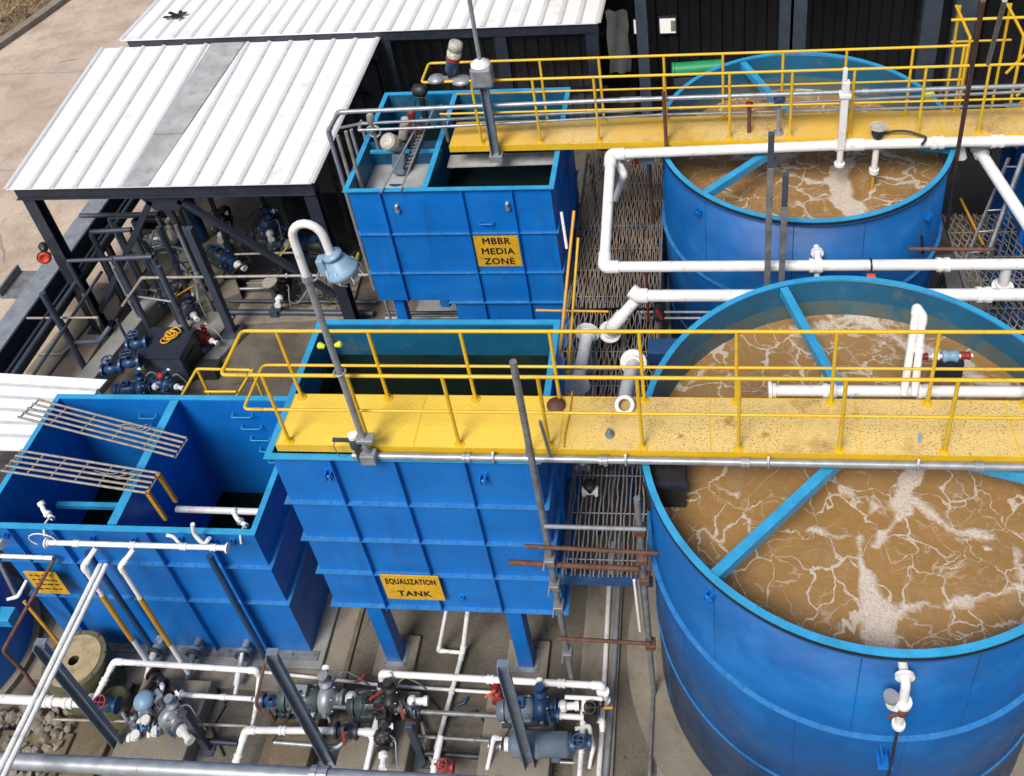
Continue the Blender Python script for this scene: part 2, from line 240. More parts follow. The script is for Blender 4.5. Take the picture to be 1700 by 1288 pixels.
# ---------------------------------------------------------------- mesh builder
ORG = {}
class MB:
    def __init__(s): s.v = []; s.f = []; s.sm = []
    def add(s, vs, fs, smooth=False):
        n = len(s.v); s.v += [Vector(v) for v in vs]
        for f in fs: s.f.append([i+n for i in f]); s.sm.append(smooth)
        return s
    def box(s, x0, x1, y0, y1, z0, z1):
        v = [(x, y, z) for z in (z0, z1) for y in (y0, y1) for x in (x0, x1)]
        return s.add(v, [(0, 2, 3, 1), (4, 5, 7, 6), (0, 1, 5, 4), (2, 6, 7, 3), (0, 4, 6, 2), (1, 3, 7, 5)])
    def bar(s, p, q, w_, h=None, up=(0, 0, 1)):
        p, q = Vector(p), Vector(q); h = h or w_; d = (q-p).normalized(); u = Vector(up)
        if abs(d.dot(u)) > .98: u = Vector((0, 1, 0))
        a_ = d.cross(u).normalized(); b_ = a_.cross(d)
        v = [c+a_*i*w_/2+b_*j*h/2 for c in (p, q) for i, j in ((-1, -1), (1, -1), (1, 1), (-1, 1))]
        return s.add(v, [(0, 1, 2, 3), (7, 6, 5, 4), (0, 4, 5, 1), (1, 5, 6, 2), (2, 6, 7, 3), (3, 7, 4, 0)])
    def chan(s, p, q, w_, h, t=.012, up=(0, 1, 0)):
        """a channel section: a web and two flanges"""
        p, q = Vector(p), Vector(q); d = (q-p).normalized(); u = Vector(up); a_ = d.cross(u).normalized(); b_ = a_.cross(d).normalized()
        s.bar(p, q, w_, t, up=b_)
        for k in (-1, 1): s.bar(p+a_*k*(w_/2-t/2)-b_*h/2, q+a_*k*(w_/2-t/2)-b_*h/2, t, h-t, up=b_)
        return s
    def tube(s, pts, r, seg=10, cap=True):
        pts = [Vector(p) for p in pts]
        pts = [p for i, p in enumerate(pts) if i == 0 or (p-pts[i-1]).length > 1e-5]
        n = len(pts); rs = r if isinstance(r, (list, tuple)) else [r]*n
        T = []
        for i in range(n):
            if i == 0: t = pts[1]-pts[0]
            elif i == n-1: t = pts[-1]-pts[-2]
            else: t = (pts[i]-pts[i-1]).normalized()+(pts[i+1]-pts[i]).normalized()
            T.append(t.normalized())
        u = T[0].orthogonal().normalized(); vs = []
        for i in range(n):
            u = (u-T[i]*u.dot(T[i])).normalized(); b_ = T[i].cross(u)
            for k in range(seg):
                an = 2*math.pi*k/seg; vs.append(pts[i]+(u*math.cos(an)+b_*math.sin(an))*rs[i])
        fs = [(i*seg+k, i*seg+(k+1) % seg, (i+1)*seg+(k+1) % seg, (i+1)*seg+k) for i in range(n-1) for k in range(seg)]
        s.add(vs, fs, True)
        if cap: s.add(vs[:seg], [list(range(seg))[::-1]]); s.add(vs[-seg:], [list(range(seg))])
        return s
    def lathe(s, c, ax, prof, seg=20, smooth=True):
        """prof: (distance along axis, radius) pairs"""
        c = Vector(c); ax = Vector(ax).normalized(); u = ax.orthogonal().normalized(); b_ = ax.cross(u)
        vs = [c+ax*h+(u*math.cos(2*math.pi*k/seg)+b_*math.sin(2*math.pi*k/seg))*r for h, r in prof for k in range(seg)]
        fs = [(i*seg+k, i*seg+(k+1) % seg, (i+1)*seg+(k+1) % seg, (i+1)*seg+k) for i in range(len(prof)-1) for k in range(seg)]
        s.add(vs, fs, False)
        for i in range(len(prof)-1):
            if smooth:
                for k in range(seg): s.sm[-(len(prof)-1)*seg+i*seg+k] = True
        if prof[0][1] > 1e-4: s.add(vs[:seg], [list(range(seg))[::-1]])
        if prof[-1][1] > 1e-4: s.add(vs[-seg:], [list(range(seg))])
        return s
    def cyl(s, p, q, r, seg=14): return s.tube([p, q], r, seg)
    def ring(s, c, r0, r1, z0, z1, seg=96):
        c = Vector(c); vs = []
        for r, z in ((r0, z0), (r1, z0), (r1, z1), (r0, z1)):
            vs += [(c.x+r*math.cos(2*math.pi*k/seg), c.y+r*math.sin(2*math.pi*k/seg), z) for k in range(seg)]
        fs = [(a_*seg+k, a_*seg+(k+1) % seg, ((a_+1) % 4)*seg+(k+1) % seg, ((a_+1) % 4)*seg+k) for a_ in range(4) for k in range(seg)]
        return s.add(vs, fs)
    def torus(s, c, ax, R_, r, seg=24, s2=8):
        c = Vector(c); ax = Vector(ax).normalized(); u = ax.orthogonal().normalized(); b_ = ax.cross(u); vs = []
        for k in range(seg):
            an = 2*math.pi*k/seg; dr = u*math.cos(an)+b_*math.sin(an)
            for j in range(s2):
                t = 2*math.pi*j/s2; vs.append(c+dr*(R_+r*math.cos(t))+ax*r*math.sin(t))
        fs = [(k*s2+j, k*s2+(j+1) % s2, ((k+1) % seg)*s2+(j+1) % s2, ((k+1) % seg)*s2+j) for k in range(seg) for j in range(s2)]
        return s.add(vs, fs, True)
def fillet(pts, fr):
    pts = [Vector(p) for p in pts]; out = [pts[0]]
    for i in range(1, len(pts)-1):
        a_, b_, c = pts[i-1], pts[i], pts[i+1]; r = min(fr, (b_-a_).length*.45, (c-b_).length*.45)
        p0 = b_+(a_-b_).normalized()*r; p1 = b_+(c-b_).normalized()*r
        for k in range(6):
            t = k/5; out.append(p0*(1-t)**2+b_*2*t*(1-t)+p1*t*t)
    return out+[pts[-1]]
def new(name, data=None, parent=None, origin=None):
    o = bpy.data.objects.new(name, data); COL.objects.link(o)
    org = Vector(origin) if origin is not None else (ORG[parent] if parent else Vector())
    ORG[o] = org
    if parent: o.parent = parent; o.location = org-ORG[parent]
    else: o.location = org
    return o
def obj(name, mb, m, parent=None, bev=0):
    vs = mb.v
    if parent: org = ORG[parent]
    else:
        xs = [v.x for v in vs]; ys = [v.y for v in vs]; org = Vector(((min(xs)+max(xs))/2, (min(ys)+max(ys))/2, min(v.z for v in vs)))
    me = bpy.data.meshes.new(name); me.from_pydata([tuple(v-org) for v in vs], [], mb.f)
    me.polygons.foreach_set('use_smooth', mb.sm); me.materials.append(M[m]); me.update()
    o = new(name, me, parent, org)
    if bev:
        b = o.modifiers.new('bevel', 'BEVEL'); b.width = bev; b.segments = 2; b.limit_method = 'ANGLE'; b.angle_limit = math.radians(50)
    return o
def tag(o, label, cat, group=None):
    o['label'] = label; o['category'] = cat
    if group: o['group'] = group
    return o
def thing(name, label, cat, loc, group=None): return tag(new(name, None, None, loc), label, cat, group)
def struct(name, mb, m, bev=0):
    o = obj(name, mb, m, None, bev); o['kind'] = 'structure'; return o
def pipe(name, pts, r, m, label, cat='pipe', fr=None, group=None, flange=(), couple=(), fm=None, elbows=True, bands=None):
    """a run of pipe: tube, an elbow socket at each bend, flanges at the ends asked for, couplings along it"""
    pts = [Vector(p) for p in pts]; fr = fr or r*2.2
    fit = []
    if elbows:
        for i in range(1, len(pts)-1):
            rr = min(fr, (pts[i]-pts[i-1]).length*.4, (pts[i+1]-pts[i]).length*.4)
            q0 = pts[i]+(pts[i-1]-pts[i]).normalized()*rr; q1 = pts[i]+(pts[i+1]-pts[i]).normalized()*rr
            e0 = pts[i]+(pts[i-1]-pts[i]).normalized()*(rr+r*.9); e1 = pts[i]+(pts[i+1]-pts[i]).normalized()*(rr+r*.9)
            fit.append(('elbow', MB().tube([e0]+fillet([q0, pts[i], q1], rr*.9)[1:-1]+[e1], r*1.22, 12)))
    for i in flange:
        j = 1 if i == 0 else len(pts)-2; c = pts[0] if i == 0 else pts[-1]; d = (pts[j]-c).normalized()
        fit.append(('flange', MB().lathe(c, d, [(-.004, r*.75), (0, r*2.0), (r*.55, r*2.0), (r*.6, r*1.35), (r*1.3, r*1.3)], 18, False)))
    for (i, t) in couple:
        a_, b_ = pts[i], pts[i+1]; c = a_.lerp(b_, t); d = (b_-a_).normalized()
        fit.append(('coupling', MB().lathe(c-d*r*1.1, d, [(0, r), (0, r*1.3), (r*.8, r*1.3), (r*.85, r*1.15), (r*1.4, r*1.15), (r*1.45, r*1.3), (r*2.2, r*1.3), (r*2.2, r)], 14, False)))
    mb = MB().tube(fillet(pts, fr), r, 12)
    if not fit and not bands: return tag(obj(name, mb, m), label, cat, group)
    t = thing(name, label, cat, min(pts, key=lambda p: p.z), group)
    obj('tube', mb, m, t)
    for n, f in fit: obj(n, f, fm or m, t)
    for (a_, b_, bm) in bands or []: obj('painted_band', MB().cyl(a_, b_, r*1.03, 12), bm, t)
    return t
def bolts(mb, pts, d, r=.012, h=.012):
    for p in pts: mb.cyl(p, Vector(p)+Vector(d)*h, r, 6)
# ================================================================ SETTING
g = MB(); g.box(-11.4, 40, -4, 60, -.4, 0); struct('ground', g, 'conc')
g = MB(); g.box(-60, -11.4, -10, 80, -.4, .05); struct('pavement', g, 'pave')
# slab joints cut as slightly raised strips of mortar are avoided: joints are real narrow grooves between paving slabs
mb = MB()
for y in (9.5, 13.4, 17.6, 22, 27): mb.box(-30, -11.45, y, y+.03, .05, .054)
struct('pavement_joints', mb, 'grey')
mb = MB(); K0 = P(0, 78, z=.05); K1 = P(62, 35, z=.05); K2 = P(110, 0, z=.05); K3 = K2+(K2-K1)*3
kp = [K0+(K0-K1)*2, K0, K1, K2, K3]
for i in range(4): mb.bar(kp[i]+Vector((0, 0, .09)), kp[i+1]+Vector((0, 0, .09)), .3, .18)
struct('kerb', mb, 'plinth', .02)
mb = MB(); n_ = 40; side = Vector((-.92, .4, 0)); vs = []
for i in range(n_):
    t = i/(n_-1)*4; k = min(3, int(t)); p = kp[k].lerp(kp[k+1], t-k)
    for j in range(12): q = p+side*(.15+j*.8); vs.append((q.x, q.y, .12+min(j, 3)*.12+random.uniform(-.05, .12)*(j > 0)))
mb.add(vs, [(i*12+j, i*12+j+1, (i+1)*12+j+1, (i+1)*12+j) for i in range(n_-1) for j in range(11)], True); struct('soil_bank', mb, 'soil')
mb = MB()
for k in range(3800):
    t = random.uniform(0, 4); i = min(3, int(t)); p = kp[i].lerp(kp[i+1], t-i)+side*random.uniform(.25, 6); p.z = .2+random.uniform(0, .25)
    d = Vector((random.gauss(0, .5), random.gauss(0, .5), random.uniform(.25, .8)))*random.uniform(.2, .6); wv = Vector((random.uniform(-1, 1), random.uniform(-1, 1), 0))*.03
    mb.add([p-wv, p+wv, p+d], [(0, 1, 2)])
o = obj('dry_grass', mb, 'straw'); o['kind'] = 'stuff'; tag(o, 'dry straw grass on the soil bank behind the kerb', 'grass')
# low concrete steps and plinths of the yard
def slab(name, x0, x1, y0, y1, z1, m, bev=.015): return struct(name, MB().box(x0, x1, y0, y1, 0.0, z1), m, bev)
slab('tank_plinth', -9.15, -5.25, 6.28, 8.65, .13, 'grey'); slab('tank_plinth', -9.4, -4.95, 6.0, 8.9, .06, 'plinth')
slab('raised_floor_strip', -1.75, -1.25, 4.0, 8.5, .07, 'plinth'); slab('raised_floor_strip', -5.0, -4.9, 6.0, 9, .05, 'muddy')
slab('raised_floor_strip', -.72, -.5, 3.8, 9.5, .05, 'grey')
struct('tank_plinth', MB().lathe((1.6, 6.83, 0), (0, 0, 1), [(0, 2.75), (.085, 2.75)], 96, False), 'plinth')
struct('tank_plinth', MB().lathe((1.45, 12.3, 0), (0, 0, 1), [(0, 2.5), (.1, 2.5)], 96, False), 'grey')
slab('tank_plinth', -5.4, -1.9, 10.6, 13.7, .12, 'grey')
# ================================================================ TANKS
def rect_tank(name, label, x0, x1, y0, y1, z0, z1, hz, vx, loc=None, skirt_to=None, hz_side=True, inner='teal', side_ribs=(), rimw=.075, sw=.055):
    t = thing(name, label, 'tank', (x0, y0, z0)); th = .012
    b = MB(); b.box(x0, x1, y0, y0+th, z0, z1); b.box(x0, x1, y1-th, y1, z0, z1); b.box(x0, x0+th, y0+th, y1-th, z0, z1); b.box(x1-th, x1, y0+th, y1-th, z0, z1); b.box(x0+th, x1-th, y0+th, y1-th, z0, z0+th)
    obj('shell', b, 'blue', t)
    b = MB(); i = th+.003; zb = z0+.02; zt = z1-.015
    b.box(x0+th, x1-th, y1-i, y1-th, zb, zt); b.box(x0+th, x1-th, y0+th, y0+i, zb, zt); b.box(x0+th, x0+i, y0+i, y1-i, zb, zt); b.box(x1-i, x1-th, y0+i, y1-i, zb, zt)
    obj('lining', b, inner, t)
    r = MB(); a_ = rimw*.8; c = rimw*.2
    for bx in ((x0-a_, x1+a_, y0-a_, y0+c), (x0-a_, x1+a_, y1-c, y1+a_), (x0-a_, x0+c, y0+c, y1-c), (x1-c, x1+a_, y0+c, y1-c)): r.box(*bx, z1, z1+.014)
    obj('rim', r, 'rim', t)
    for z in hz:
        r = MB(); k = sw; q = .010
        r.box(x0-k, x1+k, y0-k, y0, z-q/2, z+q/2); r.box(x0-k, x0, y0, y1, z-q/2, z+q/2); r.box(x1, x1+k, y0, y1, z-q/2, z+q/2)
        bl = [(x0+.1+u*.19, y0-k*.6, z+q/2) for u in range(int((x1-x0)/.19))]; bolts(r, bl, (0, 0, 1), .011, .012)
        obj('stiffener', r, 'stiff', t)
    zs = sorted([z0]+list(hz)+[z1])
    for vxx in vx:
        r = MB()
        for u in range(len(zs)-1): r.box(vxx-.006, vxx+.006, y0-.062, y0, zs[u]+.006, zs[u+1]-.006)
        obj('rib', r, 'blue', t)
    for vy in side_ribs:
        r = MB()
        for u in range(len(zs)-1): r.box(x1, x1+.055, vy-.006, vy+.006, zs[u]+.006, zs[u+1]-.006)
        obj('rib', r, 'blue', t)
    return t
def lug(t, p, m='blue', s=1):
    mb = MB(); p = Vector(p)
    mb.box(p.x-.05*s, p.x+.05*s, p.y-.012, p.y, p.z-.07*s, p.z+.07*s); mb.box(p.x-.035*s, p.x-.02*s, p.y-.09*s, p.y-.012, p.z-.05*s, p.z+.05*s); mb.box(p.x+.02*s, p.x+.035*s, p.y-.09*s, p.y-.012, p.z-.05*s, p.z+.05*s)
    mb.cyl((p.x-.045*s, p.y-.06*s, p.z), (p.x+.045*s, p.y-.06*s, p.z), .02*s, 8); obj('lifting_lug', mb, m, t)
# --- equalization tank
EQ = rect_tank('equalization_tank', 'tall blue ribbed tank on box legs under the near walkway, EQUALIZATION TANK sign on it', -4.70, -1.80, 6.38, 8.30, 1.6, 4.65, (3.83, 3.11, 2.41, 1.66), (-4.03, -3.32, -2.56), side_ribs=(7.0, 7.7))
for (x, y) in ((-4.27, 6.45), (-2.47, 6.45), (-4.27, 8.1), (-2.47, 8.1)):
    l = obj('leg', MB().box(x-.1, x+.1, y-.02, y+.18, .1, 1.6), 'blue', EQ, .008)
    b = MB().box(x-.16, x+.16, y-.08, y+.24, .085, .1); bolts(b, [(x+i*.13, y+.08+j*.13, .1) for i in (-1, 1) for j in (-1, 1)], (0, 0, 1), .014, .02); obj('foot_plate', b, 'galv', l)
    slab('leg_plinth', x-.28, x+.28, y-.2, y+.36, .085, 'plinth')
for px, py in ((548, 783), (803, 790), ): lug(EQ, P(px, py, Y=6.38))
lug(EQ, P(768, 990, Y=6.38), s=.6)
def water(x0, x1, y0, y1, z, m='water'): return struct('water', MB().box(x0, x1, y0, y1, z-.05, z), m)
water(-4.68, -1.82, 6.40, 8.28, 3.90)
obj('slime_band', MB().box(-4.68, -1.82, 8.275, 8.282, 3.9, 4.12).box(-4.683, -4.676, 6.42, 8.274, 3.9, 4.12).box(-1.824, -1.817, 6.42, 8.274, 3.9, 4.12), 'slime', EQ)
# --- media zone tank
MT = rect_tank('media_tank', 'blue ribbed rectangular tank below the upper walkway with the MBBR MEDIA ZONE sign', -5.10, -2.15, 10.92, 13.38, 2.42, 4.65, (3.81, 3.02), (-4.62, -3.42, -2.70), side_ribs=(11.7, 12.5), sw=.04)
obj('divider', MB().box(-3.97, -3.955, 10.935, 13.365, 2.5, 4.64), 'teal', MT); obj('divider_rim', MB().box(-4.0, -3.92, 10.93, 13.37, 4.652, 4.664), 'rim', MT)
b = MB().box(-3.90, -2.15, 10.925, 13.3, 1.35, 2.418); obj('lower_body', b, 'blue', MT)
obj('stiffener', MB().box(-3.98, -2.10, 10.86, 10.918, 2.40, 2.41), 'stiff', MT)
for x in (-3.42, -2.7): obj('rib', MB().box(x-.006, x+.006, 10.863, 10.922, 1.36, 2.39), 'blue', MT)
for (x, y) in ((-4.85, 11.1), (-4.85, 13.1), (-2.4, 11.1), (-2.4, 13.1)): obj('leg', MB().box(x-.08, x+.08, y-.08, y+.08, .12, 2.42 if x < -4 else 1.35), 'blue', MT)
b = MB().box(-5.085, -3.975, 10.94, 12.1, 4.18, 4.2); obj('cover_plate', b, 'skylight', MT)
b = MB().box(-5.085, -3.975, 12.1, 12.13, 4.1, 4.62); obj('cross_wall', b, 'teal', MT)
b = MB().bar(P(615, 252, z=4.6), P(733, 250, z=4.6), .05, .04); obj('cross_bar', b, 'rim', MT)
b = MB().box(-3.95, -2.2, 11.06, 11.11, 4.45, 4.5); b.box(-3.95, -2.2, 11.11, 11.12, 4.2, 4.45); obj('inner_bar', b, 'blue', MT)
b = MB().bar(P(745, 268, z=4.35), P(925, 262, z=4.35), .3, .02); obj('baffle_plate', b, 'skylight', MT)
water(-3.95, -2.17, 10.94, 13.36, 3.9); water(-5.08, -3.975, 12.14, 13.36, 4.0)
for px, py in ((660, 345), (843, 341)):
    p = P(px, py, Y=10.92); b = MB(); b.lathe((p.x, p.y, p.z+.05), (0, -1, 0), [(0, .03), (.04, .03), (.04, .02), (.07, .02)], 10); b.lathe((p.x, p.y, p.z-.03), (0, -1, 0), [(0, .035), (.05, .035)], 10); obj('gauge_fitting', b, 'galv', MT)
p = P(808, 368, Y=10.92); obj('handle', MB().tube(fillet([p+Vector((-.1, 0, 0)), p+Vector((-.1, -.06, 0)), p+Vector((.1, -.06, 0)), p+Vector((.1, 0, 0))], .03), .012, 8), 'blue', MT)
# --- two compartment tank
DT = rect_tank('settling_tank', 'low wide blue two-compartment tank at left, open topped, crossed by two bar lattices', -8.97, -5.45, 6.50, 8.46, .13, 3.0, (2.25, 1.42), (-8.6, -8.0, -6.78, -6.02), inner='blue', side_ribs=())
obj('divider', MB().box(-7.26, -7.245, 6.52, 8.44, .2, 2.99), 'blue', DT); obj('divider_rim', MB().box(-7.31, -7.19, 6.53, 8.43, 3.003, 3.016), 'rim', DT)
b = MB().box(-9.1, -5.33, 6.38, 6.5, .135, .15); bolts(b, [(-9+.3*i, 6.44, .15) for i in range(12)], (0, 0, 1), .016, .025); obj('base_flange', b, 'steel', DT)
obj('inner_strut', MB().bar(P(95, 838, z=2.0), Vector((-7.27, P(95, 838, z=2.0).y, 2.0)), .07), 'rim', DT)
p = P(440, 735, z=2.3); q = P(390, 852, z=2.3); obj('inner_strut', MB().bar((-5.75, 8.44, 2.0), (-5.75, 6.52, 2.0), .06), 'rim', DT)
for i in range(9):
    z = 2.75-i*.25; x = -6.35+i*.06
    obj('ladder_rung', MB().tube(fillet([(x-.14, 8.44, z), (x-.14, 8.36, z), (x+.14, 8.36, z), (x+.14, 8.44, z)], .03), .009, 6), 'rim', DT)
for i in range(3):
    z = 2.7-i*.2; x = -7.75+i*.1; obj('ladder_rung', MB().tube(fillet([(x-.12, 8.44, z), (x-.12, 8.36, z), (x+.12, 8.36, z), (x+.12, 8.44, z)], .03), .009, 6), 'rim', DT)
for px, py in ((14, 885), (92, 888), (156, 892), (225, 895), (302, 893), (358, 898), (388, 897)): lug(DT, P(px, py, Y=6.5), s=.7)
water(-8.95, -7.262, 6.52, 8.44, 1.25); water(-7.24, -5.47, 6.52, 8.44, .9)
# --- round tanks
def round_tank(name, label, c, R_, zt, bands, zliq, sludge, beams, lugs):
    t = thing(name, label, 'tank', (c[0], c[1], .085)); seg = 128
    obj('wall', MB().ring(c, R_-.012, R_, .1, zt, seg), 'blue2', t)
    for p in t.children: 
        for f in p.data.polygons: f.use_smooth = abs(f.normal.z) < .5
    obj('lining', MB().ring(c, R_-.016, R_-.013, .12, zt-.02, seg), 'teal', t)
    for f in t.children[-1].data.polygons: f.use_smooth = abs(f.normal.z) < .5
    obj('scum_line', MB().ring(c, R_-.020, R_-.0165, zliq, zliq+.24, seg), 'scum', t)
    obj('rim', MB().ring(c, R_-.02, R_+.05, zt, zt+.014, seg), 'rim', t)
    obj('rim_gasket', MB().ring(c, R_+.002, R_+.052, zt-.045, zt-.002, seg), 'black', t)
    obj('rim_underflange', MB().ring(c, R_+.002, R_+.056, zt-.062, zt-.047, seg), 'blue2', t)
    for k_, a_w in enumerate((200, 236, 262, 297, 330)):
        for j_, (za_, zb2) in enumerate(((.12, bands[1]-.01), (bands[1]+.02, bands[0]-.01), (bands[0]+.02, zt-.07))):
            an = math.radians(a_w+j_*13); q = Vector((c[0]+R_*math.cos(an), c[1]+R_*math.sin(an), 0)); obj('weld_seam', MB().cyl(q+Vector((0, 0, za_)), q+Vector((0, 0, zb2)), .006, 6), 'blue2', t)
    for z in bands:
        bw = .05 if z > 2 else .018; b = MB().ring(c, R_, R_+bw, z, z+.012, seg)
        for k in range(72):
            an = 2*math.pi*k/72; b.cyl((c[0]+(R_+bw*.6)*math.cos(an), c[1]+(R_+bw*.6)*math.sin(an), z+.012), (c[0]+(R_+bw*.6)*math.cos(an), c[1]+(R_+bw*.6)*math.sin(an), z+.026), .011, 6)
        obj('band', b, 'stiff', t)
    lw = struct('water', MB().ring(c, 0.0, R_-.018, zliq-.03, zliq, seg), sludge)
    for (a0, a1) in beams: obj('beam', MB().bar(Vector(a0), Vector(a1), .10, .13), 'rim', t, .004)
    for px, py in lugs:
        # on the wall facing the camera
        best = None
        for k in range(1200):
            an = -math.pi+math.pi*k/1200; X_, Y_ = c[0]+R_*math.cos(an), c[1]+R_*math.sin(an); d = R3.transposed() @ (P(px, py, Y=Y_)-CPOS)
            q = P(px, py, Y=Y_)
            if best is None or abs(q.x-X_) < best[0]: best = (abs(q.x-X_), X_, Y_, q.z, an)
        _, X_, Y_, z, an = best; n = Vector((math.cos(an), math.sin(an), 0)); s_ = Vector((-n.y, n.x, 0)); p = Vector((X_, Y_, z)); b = MB()
        b.bar(p-Vector((0, 0, .06)), p+Vector((0, 0, .06)), .10, .02, up=n)
        for k in (-1, 1): b.bar(p+s_*.03*k-Vector((0, 0, .05))+n*.05, p+s_*.03*k+Vector((0, 0, .05))+n*.05, .012, .08, up=n)
        b.cyl(p-s_*.05+n*.06, p+s_*.05+n*.06, .02, 8); obj('lifting_lug', b, 'blue', t)
    return t
C1, C2 = (1.6, 6.83, 0), (1.45, 12.3, 0)
def rimpt(c, R_, p): d = Vector((p.x-c[0], p.y-c[1], 0)).normalized(); return Vector((c[0], c[1], p.z))+d*R_
def beamset(c, R_, pix, z):
    out = []
    for a_ in pix: q = rimpt(c, R_-.03, P(*a_, z=z)); out.append(((c[0], c[1], z), q))
    return out
ZB = 4.5
round_tank('round_tank', 'large near blue round tank of foaming brown sludge, nearest the camera at right', C1, 2.29, 4.57, (2.97, 1.45), 3.98, 'sludge1', beamset(C1, 2.29, ((1195, 950), (1305, 490), (1700, 790)), ZB), ((1182, 985), ))
round_tank('round_tank', 'smaller far blue round tank of foaming brown sludge under the upper walkway', C2, 2.08, 4.57, (3.0, 1.5), 3.9, 'sludge2', beamset(C2, 2.08, ((1180, 318), (1240, 115), (1570, 245)), ZB), ((1163, 350), (1536, 357)))
# blue vessels at the picture's edges
t = thing('round_vessel', 'blue round vessel cut by the left edge beside the mossy drum', 'tank', (-10.7, 6.2, 0)); obj('wall', MB().lathe((-10.75, 6.25, .1), (0, 0, 1), [(0, 1.15), (1.2, 1.15), (1.4, 1.0), (1.5, .6), (1.53, 0.001)], 64), 'blue', t)
obj('bracket', MB().box(-9.72, -9.35, 6.25, 6.45, .95, 1.12), 'rim', t, .01); obj('foot_ring', MB().ring((-10.75, 6.25, 0), 1.0, 1.25, 0.005, .1, 48), 'plinth', t)
t = thing('blue_tank', 'blue rectangular tank cut by the right edge beside the slanted white pipe', 'tank', (5.4, 12, 0)); b = MB().box(4.75, 7.5, 10.6, 13.5, .1, 4.0); obj('shell', b, 'blue', t)
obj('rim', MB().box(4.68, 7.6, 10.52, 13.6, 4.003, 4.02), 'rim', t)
for y in (11.2, 11.9, 12.6): obj('rib', MB().box(4.69, 4.75, y, y+.012, .1, 3.99), 'blue', t)
obj('gusset', MB().add([(4.75, 12.9, 3.9), (4.75, 12.9, 3.2), (4.4, 12.9, 3.9), (4.75, 13.1, 3.9), (4.75, 13.1, 3.2), (4.4, 13.1, 3.9)], [(0, 1, 2), (5, 4, 3), (0, 2, 5, 3), (1, 4, 5, 2), (0, 3, 4, 1)]), 'mblue', t)
# ================================================================ SIGNS
def sign(label, quad, Y, lines, size, name='tank_sign'):
    c = [P(*q, Y=Y) for q in quad]; x0 = (c[0].x+c[2].x)/2; x1 = (c[1].x+c[3].x)/2; z1 = (c[0].z+c[1].z)/2; z0 = (c[2].z+c[3].z)/2
    t = thing(name, label, 'sign', ((x0+x1)/2, Y, z0)); obj('plate', MB().box(x0, x1, Y-.012, Y, z0, z1), 'signyel', t)
    for i in (x0+.03, x1-.03):
        for j in (z0+.03, z1-.03): b = MB(); bolts(b, [(i, Y-.012, j)], (0, -1, 0), .008, .006); obj('screw', b, 'galv', t)
    H = z1-z0; n = len(lines)
    for i, s_ in enumerate(lines):
        cu = bpy.data.curves.new('lettering', 'FONT'); cu.body = s_; cu.size = size; cu.align_x = 'CENTER'; cu.align_y = 'CENTER'; cu.extrude = .0015; cu.offset = .0; cu.space_character = 1.12
        o = bpy.data.objects.new('lettering', cu); COL.objects.link(o)
        bpy.context.view_layer.update(); dg = bpy.context.evaluated_depsgraph_get(); m0 = bpy.data.meshes.new_from_object(o.evaluated_get(dg)); bpy.data.objects.remove(o); vv = [v.co.copy() for v in m0.vertices]; ff = [list(p.vertices) for p in m0.polygons]; V_ = []; F_ = []
        for n_k, (ox, oy) in enumerate(((0, 0), (.005, 0), (-.005, 0), (0, .004), (0, -.004))): F_ += [[q_i+len(V_) for q_i in f_k] for f_k in ff]; V_ += [tuple(v+Vector((ox, oy, .0002*n_k))) for v in vv]
        me = bpy.data.meshes.new('lettering'); me.from_pydata(V_, [], F_)
        wd = max(v.co.x for v in me.vertices)-min(v.co.x for v in me.vertices); k = min(.92, (x1-x0)*.86/wd) if wd else 1
        q = new('lettering', me, t, t.location); me.materials.append(M['black'])
        q.parent = t; q.location = Vector(((x0+x1)/2, Y-.0145, z1-H*(i+.5)/n-(.0 if n > 1 else 0)))-t.location; q.rotation_euler = (math.pi/2, 0, 0); q.scale = (k, 1, 1)
    return t
sign('yellow sign reading MBBR MEDIA ZONE on the far blue tank', ((785, 392), (859, 390), (795, 442), (868, 440)), 10.917, ['MBBR', 'MEDIA', 'ZONE'], .17)
sign('yellow sign reading EQUALIZATION TANK low on the legged tank', ((632, 953), (729, 956), (643, 992), (738, 995)), 6.318, ['EQUALIZATION', 'TANK'], .155)
# the third sign hangs off the left end of the settling tank; its words cannot be read, so only dark worn strokes
c0 = P(40, 950, Y=6.3); t = thing('tank_sign', 'yellow sign with unreadable worn lettering beside the white pipes at left', 'sign', (-8.9, 6.35, 1.9))
x0, x1, z0, z1 = P(40, 950, Y=6.38).x, P(92, 950, Y=6.38).x, P(60, 983, Y=6.38).z, P(60, 949, Y=6.38).z
obj('plate', MB().box(x0, x1, 6.37, 6.385, z0, z1), 'signyel', t); b = MB()
for row in range(4):
    x = x0+.06
    while x < x1-.1:
        l = random.uniform(.03, .09); z = z1-.06-row*(z1-z0-.08)/4; b.bar((x, 6.368, z), (x+l, 6.368, z-.015+random.uniform(-.01, .01)), .003, .025); x += l+.03
obj('worn_lettering', b, 'black', t)
